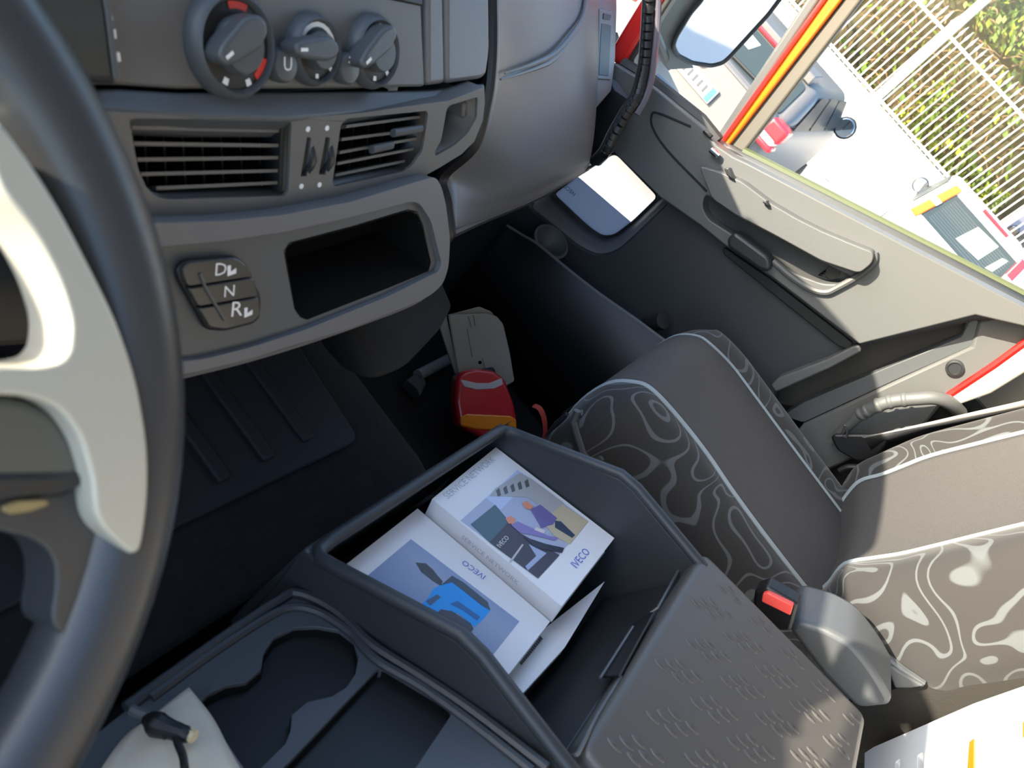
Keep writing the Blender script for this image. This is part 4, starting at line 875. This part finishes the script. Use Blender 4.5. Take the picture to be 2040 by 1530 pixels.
GLASSD = mat('dark_car_glass', (.035, .05, .06), .3, spec=.04)
GLASSD.node_tree.nodes['Principled BSDF'].inputs['IOR'].default_value = 1.18
TYRE = mat('tyre', (.02, .02, .02), .8)
LAMPR = mat('car_lamp_red', (.75, .02, .03), .25, coat=.5)
LAMPW = mat('car_lamp_clear', (.75, .7, .65), .25, coat=.5)
def car(name, x, y, z, Lc, w, H, belt, paint, label, rear=(.12, .46), front=.72, roofw=.74, group=None):
    c = thing(name, (x + Lc / 2, y, z), label, 'car', group)
    def p(a, b, h): return V((x + a, y + b, z + h))
    hw = w / 2; ring = []
    st = [(.0, .86, .34, belt - .04), (.05, .95, .26, belt - .01), (.30, 1.0, .22, belt + .01), (Lc * .35, 1.0, .20, belt + .02), (Lc * .62, 1.0, .20, belt), (Lc * .78, .98, .20, belt - .04), (Lc * .93, .93, .24, belt - .14), (Lc - .04, .84, .30, belt - .24), (Lc, .76, .34, belt - .34)]
    for a, k, zb, zt in st:
        W_ = hw * k
        half = [(W_ * .80, zb), (W_ * .97, zb + .07), (W_, zb + .28), (W_ * .985, zt - .14), (W_ * .94, zt - .02), (W_ * .80, zt)]
        ring.append([p(a, b, h) for b, h in half] + [p(a, -b, h) for b, h in half[::-1]])
    m = MB().grid(ring, closed=True); k = len(ring[0]); m.f += [tuple(range(k)), tuple(range(len(m.v) - 1, len(m.v) - 1 - k, -1))]
    part('body', m, paint, c, sub=2, smooth=60)
    rb, rt = rear; fb_, ft = Lc * front, Lc * (front - .22)
    wb, wt_ = hw * .95, hw * roofw
    B = [p(rb, -wb, belt - .02), p(rb, wb, belt - .02), p(fb_, wb, belt - .04), p(fb_, -wb, belt - .04)]
    T = [p(rt, -wt_, H - .05), p(rt, wt_, H - .05), p(ft, wt_ * .98, H - .04), p(ft, -wt_ * .98, H - .04)]
    part('cabin', MB().add(B + T, [(3, 2, 1, 0), (4, 5, 6, 7), (0, 1, 5, 4), (1, 2, 6, 5), (2, 3, 7, 6), (3, 0, 4, 7)]), paint, c, bevel=.09, seg=4)
    def pane(nm, A, Bq, Cq, D, u0, u1, v0, v1, mt=GLASSD, lift=.012, th=.004, r=.05):
        f = lambda u, v: (A.lerp(Bq, u)).lerp(D.lerp(Cq, u), v)
        Q = [f(u0, v0), f(u1, v0), f(u1, v1), f(u0, v1)]; nn = (Q[1] - Q[0]).cross(Q[3] - Q[0]).normalized()
        if nn.dot(sum(Q, V()) / 4 - p(Lc * .4, 0, belt)) < 0: nn = -nn
        return part(nm, MB().prism([q + nn * lift for q in fillet(Q, r)], -nn * th), mt, c, smooth=0), f, nn
    # rear window, side windows, windscreen
    pr_, fr_, nr_ = pane('rear_window', B[1], B[0], T[0], T[1], .08, .92, .12, .86)
    for (A, Bq, Cq, D) in ((B[0], B[3], T[3], T[0]), (B[1], B[2], T[2], T[1])):
        pane('side_window', A, Bq, Cq, D,   .08, .32, .06, .90); pane('side_window', A, Bq, Cq, D, .35, .62, .05, .91); pane('side_window', A, Bq, Cq, D, .65, .94, .05, .90)
    pane('windscreen', B[2], B[3], T[3], T[2], .06, .94, .10, .92)
    for a in (.62, Lc - .70):
        for s in (-1, 1):
            part('wheel', MB().lathe(p(a, s * (hw - .20), .30), V((0, s, 0)), [(.20, -.02), (.30, .0), (.30, .18), (.22, .20), (.10, .19)], 20), TYRE, c)
    for s in (-1, 1):
        part('door_mirror', MB().lathe(p(Lc * .62, s * (hw + .02), belt + .08), V((-1, 0, 0)), [(.05, -.10), (.10, -.05), (.11, .03), (.09, .05)], 16), RUBS, c)
        part('mirror_glass', MB().lathe(p(Lc * .62 - .055, s * (hw + .02), belt + .08), V((-1, 0, 0)), [(.09, 0), (.085, .004)], 16), MIRROR, c)
    part('bumper', MB().abox(p(-.05, -hw * .86, .32), p(.20, hw * .86, .60)), paint, c, bevel=.06, seg=4)
    return c, p, fr_, nr_, hw
SILVER = mat('silver_paint', (.15, .15, .155), .42, metal=.2, spec=.3)
WHITEP = mat('white_car_paint', (.85, .85, .85), .3, coat=.4)
BLUEP = mat('dark_blue_paint', (.03, .06, .16), .25, coat=.5)
# silver hatchback parked nose to the wall
c1_, p1, f1, n1, hw1 = car('hatchback_car', 6.0, 1.60, GZ, 4.0, 1.68, 1.47, 1.12, SILVER, 'silver grey hatchback with number plate and round badge, parked nose to the wall', rear=(.10, .45), roofw=.86)
WPL = mat('plate_white', (.33, .34, .36), .4); WBL = mat('plate_blue', (.04, .20, .45), .4)
pl_ = part('number_plate', MB().abox(p1(-.075, -.27, .86), p1(-.05, .27, .98)), WPL, c1_, bevel=.006)
for s in (-1, 1): part('plate_band', MB().abox(p1(-.079, s * .235 - .022, .868), p1(-.06, s * .235 + .022, .972)), WBL, pl_, smooth=0)
for i in range(7): part('plate_mark', MB().abox(p1(-.079, -.17 + i * .055 - .010, .89), p1(-.06, -.17 + i * .055 + .010, .95)), mat('plate_ink', (.06, .065, .08), .5) if i == 0 else bpy.data.materials['plate_ink'], pl_, smooth=0)
bc = p1(-.055, 0, 1.05)
badge = part('badge', MB().lathe(bc, V((-1, 0, 0)), [(.055, -.02), (.055, .012), (.048, .014), (.046, .008), (.002, .008)], 28), CHROME, c1_)
for A, B_ in (((-.030, .030), (-.010, .004)), ((.030, .030), (.010, .004)), ((-.010, .004), (0, .024)), ((.010, .004), (0, .024)), ((-.040, .012), (-.018, -.036)), ((.040, .012), (.018, -.036)), ((-.018, -.036), (0, -.004)), ((.018, -.036), (0, -.004))):
    part('badge_stroke', MB().tube([bc + V((-.014, A[0], A[1])), bc + V((-.014, B_[0], B_[1]))], .005, n=6), mat('badge_dark', (.05, .05, .06), .4) if 'badge_dark' not in bpy.data.materials else bpy.data.materials['badge_dark'], badge)
part('tailgate_ledge', MB().abox(p1(-.06, -.62, 1.12), p1(.10, .62, 1.15)), SILVER, c1_, bevel=.015)
part('tailgate', MB().abox(p1(-.045, -.70, .62), p1(.12, .70, 1.16)), SILVER, c1_, bevel=.04, seg=4)
w0, w1 = f1(.47, .15) + n1 * .03, f1(.80, .22) + n1 * .03
part('rear_wiper', MB().tube([w0, w1], .012, n=8), RUBS, c1_)
a, b = f1(.20, .93) + n1 * .02, f1(.80, .93) + n1 * .02
part('brake_light', MB().tube([a, b], .018, n=8), LAMPR, c1_)
part('roof_spoiler', MB().prism([f1(.08, .90) + n1 * .01, f1(.92, .90) + n1 * .01, f1(.92, .99) + n1 * .07, f1(.08, .99) + n1 * .07], V((.25, 0, .02))), SILVER, c1_, bevel=.01)
st_ = part('window_sticker', MB().prism([f1(.42, .50) + n1 * .014, f1(.58, .50) + n1 * .014, f1(.60, .72) + n1 * .014, f1(.44, .74) + n1 * .014], n1 * .001), mat('sticker', (.45, .58, .55), .5), c1_, smooth=0)
for s in (-1, 1):
    y0, y1 = sorted((s * (hw1 - .17), s * (hw1 + .008)))
    part('tail_lamp', MB().abox(p1(-.035, y0, 1.02), p1(.16, y1, 1.15)), LAMPR, c1_, bevel=.03, seg=4)
    part('lamp_lens', MB().abox(p1(-.045, y0 + .02, .985), p1(.12, y1 - .0, 1.035)), LAMPW, c1_, bevel=.025, seg=3)
    part('lamp_base', MB().abox(p1(-.035, y0, .94), p1(.14, y1 + .004, .995)), LAMPR, c1_, bevel=.025, seg=3)
part('rear_antenna', MB().tube([p1(.75, .1, 1.46), p1(.55, .1, 1.62)], .006, n=6), RUBS, c1_)
# white hatchback further back
c2_, p2, f2, n2_, hw2 = car('hatchback_car', 10.0, -1.03, GZ, 3.5, 1.58, 1.55, 1.00, WHITEP, 'small white hatchback with tall red tail lamps beside its dark rear window', rear=(.08, .26), roofw=.84)
for s in (1, -1):
    Q = [f2(.03 if s > 0 else .97, .02), f2(.11 if s > 0 else .89, .02), f2(.13 if s > 0 else .87, .98), f2(.05 if s > 0 else .95, .98)]
    part('tail_lamp', MB().prism([q + n2_ * .035 for q in fillet(Q, .03)], -n2_ * .05), LAMPR if s < 0 else ORANGE, c2_, bevel=.02, seg=3)
    part('lamp_lens', MB().prism([(Q[0].lerp(Q[3], .42)) + n2_ * .037, Q[1].lerp(Q[2], .42) + n2_ * .037, Q[1].lerp(Q[2], .55) + n2_ * .037, Q[0].lerp(Q[3], .55) + n2_ * .037], -n2_ * .01), LAMPW, c2_, bevel=.004)
part('brake_light', MB().tube([f2(.36, 1.03) + n2_ * .03, f2(.66, 1.03) + n2_ * .03], .022, n=8), LAMPR, c2_)
for u0, u1, v0, v1 in ((.42, .66, .30, .80), (.74, .80, .35, .75)):
    part('painted_reflection', MB().prism([f2(u0, v0) + n2_ * .014, f2(u1, v0 + .05) + n2_ * .014, f2(u1 + .02, v1) + n2_ * .014, f2(u0 + .03, v1 - .04) + n2_ * .014], n2_ * .001), mat('pale_reflection', (.25, .32, .26), .5) if 'pale_reflection' not in bpy.data.materials else bpy.data.materials['pale_reflection'], c2_, smooth=0).name = 'glass_reflection'  # pale reflections painted on the rear glass
for i in range(12):
    part('heater_wire', MB().tube([f2(.16, .20 + i * .05) + n2_ * .013, f2(.84, .20 + i * .05) + n2_ * .013], .0025, n=4), mat('wire', (.10, .12, .14), .5) if 'wire' not in bpy.data.materials else bpy.data.materials['wire'], c2_)

# low white wall, railings, pole
XW = 13.8
WALL = mat('white_render', (.62, .61, .59), .85, bump=.3, scale=40, var=.05, vscale=3)
wl = thing('boundary_wall', (XW + .15, 0, GZ), 'low white rendered wall under the railings', 'wall', kind='structure')
part('wall_body', MB().abox((XW, -9, GZ), (XW + .30, 9, -.80)), WALL, wl, bevel=.01)
part('coping', MB().abox((XW - .03, -9, -.80), (XW + .33, 9, -.75)), WALL, wl, bevel=.008)
FEN = mat('white_fence_paint', (.82, .82, .80), .5)
fn = thing('railing_fence', (XW + .12, 0, -.75), 'white metal railing fence with pointed bars standing on the wall', 'fence')
for zz in (-.70, .50): part('rail', MB().abox((XW + .10, -6, zz - .02), (XW + .14, 7, zz + .02)), FEN, fn, bevel=.004)
for yy in (-3.9, -1.5, 3.4): part('post', MB().abox((XW + .09, yy - .03, -.76), (XW + .15, yy + .03, .58)), FEN, fn, bevel=.005)
y0 = -3.6; m = MB().lathe(V((XW + .12, y0, 0)), V((0, 0, 1)), [(.0095, -.74), (.0095, .58), (.022, .63), (.002, .74)], 6)
bar0 = part('bar', m, FEN, fn, smooth=60)
for i in range(1, 72):
    b = bar0.copy(); b.location.y += i * .108; COL.objects.link(b)
pole = thing('lamp_pole', (13.3, 1.18, GZ), 'thick pale pole standing in front of the white wall', 'pole')
part('shaft', MB().tube([V((13.3, 1.175, GZ)), V((13.3, 1.25, 1.6)), V((13.3, 1.28, 3.2))], [.075, .062, .05], n=16), mat('pole_paint', (.78, .78, .74), .4), pole)
part('pole_base', MB().lathe(V((13.3, 1.175, GZ)), V((0, 0, 1)), [(.12, 0), (.12, .03), (.09, .06)], 16), WALL, pole)

# hedge behind the railings
LEAF = mat('leaf_green', (.09, .15, .014), .6, c2=(.035, .07, .008), vscale=3)
LEAF2 = mat('leaf_yellow', (.26, .29, .02), .6, c2=(.13, .19, .012), vscale=3)
TWIG = mat('dry_twig', (.22, .14, .07), .8, c2=(.10, .065, .03), vscale=5)
hd = thing('hedge', (14.9, 2.0, -1.6), 'leafy green and brown hedge growing behind the white railings', 'hedge')
core = MB()
rows = [[V((14.95 + .25 * math.sin(j * 1.7 + i) + (.6 if i == 6 else 0), -1.6 + j * .75, -1.6 + i * .75 + .1 * math.sin(j * 2.3))) for j in range(13)] for i in range(7)]
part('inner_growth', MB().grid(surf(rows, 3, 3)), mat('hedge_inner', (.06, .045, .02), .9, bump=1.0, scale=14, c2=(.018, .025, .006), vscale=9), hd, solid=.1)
def cloud(n, size, pick):
    m = MB()
    while n > 0:
        y, z, x = random.uniform(-1.3, 7.2), random.uniform(-1.3, 2.9), random.uniform(14.3, 15.0)
        if not pick(y, z): continue
        n -= 1; s = size * random.uniform(.6, 1.4); d = V((random.gauss(0, 1), random.gauss(0, 1), random.gauss(0, 1))).normalized(); e = d.orthogonal().normalized(); g = d.cross(e); c = V((x, y, z))
        m.add([c - e * s, c + g * s * .5 + d * s * .12, c + e * s, c - g * s * .5 + d * s * .12], [(0, 1, 2, 3)])
    return m
def den(y, z, c): return random.random() < c
green = lambda y, z: (z < -.1 + .25 * math.sin(y * 2) and y < .9 and den(y, z, .9)) or (z > .9 and den(y, z, .7)) or den(y, z, .10)
tag(part('foliage', cloud(7000, .075, green), LEAF, hd, smooth=0, recalc=False), kind='stuff')
tag(part('bright_foliage', cloud(3000, .07, green), LEAF2, hd, smooth=0, recalc=False), kind='stuff')
m = MB()
for i in range(900):
    c = V((random.uniform(14.3, 14.9), random.uniform(-1.0, 7), random.uniform(-1.2, 1.8))); d = V((random.gauss(0, .35), random.gauss(0, .8), random.gauss(0, .6))).normalized(); L_ = random.uniform(.12, .45)
    m.tube([c, c + d * L_ * .5 + V((0, 0, .03)), c + d * L_ + V((0, .03, -.02))], [.012, .010, .005], n=4, caps=False)
tag(part('twigs', m, TWIG, hd, smooth=60, recalc=False), kind='stuff')
# beyond: rising road, bins, parked car, pale house
top_bank = MB().add([V((14.3, -14, -1.75)), V((14.3, -1.2, -1.75)), V((46, 4, 1.3)), V((46, -20, 1.3))], [(0, 1, 2, 3)])
tag(top('sloping_road', top_bank, ROAD, smooth=0, solid=.1), 'grey road climbing away behind the railings', 'road', kind='structure')
BIN = mat('green_bin', (.04, .16, .09), .5)
for k, (x_, y_, mt, lb) in enumerate(((24, -1.15, mat('blue_bin', (.05, .22, .75), .5), 'small blue bin furthest up the road behind the railings'), (23, -1.45, BIN, 'green wheeled bin on the road next to the blue bin'), (22, -1.85, BIN, 'green wheeled bin nearest the dark blue car'))):
    z_ = -1.75 + (x_ - 14.3) * .0965
    b = thing('wheeled_bin', (x_, y_, z_), lb, 'bin', 'bins up the road')
    part('bin_body', MB().prism([V((x_ - .22, y_ - .20, z_)), V((x_ + .22, y_ - .20, z_)), V((x_ + .22, y_ + .20, z_)), V((x_ - .22, y_ + .20, z_))], V((0, 0, .70))), mt, b, bevel=.02)
    part('bin_lid', MB().abox((x_ - .26, y_ - .24, z_ + .70), (x_ + .26, y_ + .24, z_ + .78)), mt, b, bevel=.02)
car('hatchback_car', 15.4, -3.0, -1.72, 4.0, 1.7, 1.48, .95, BLUEP, 'dark blue car parked beyond the railings, seen between the bars')
"""house"""
hs = thing('pale_house', (44, -6, .9), 'pale house front far up the road behind the railings', 'house')
part('front_wall', MB().abox((44, -16, .6), (46, 6, 9)), WALL, hs, smooth=0)
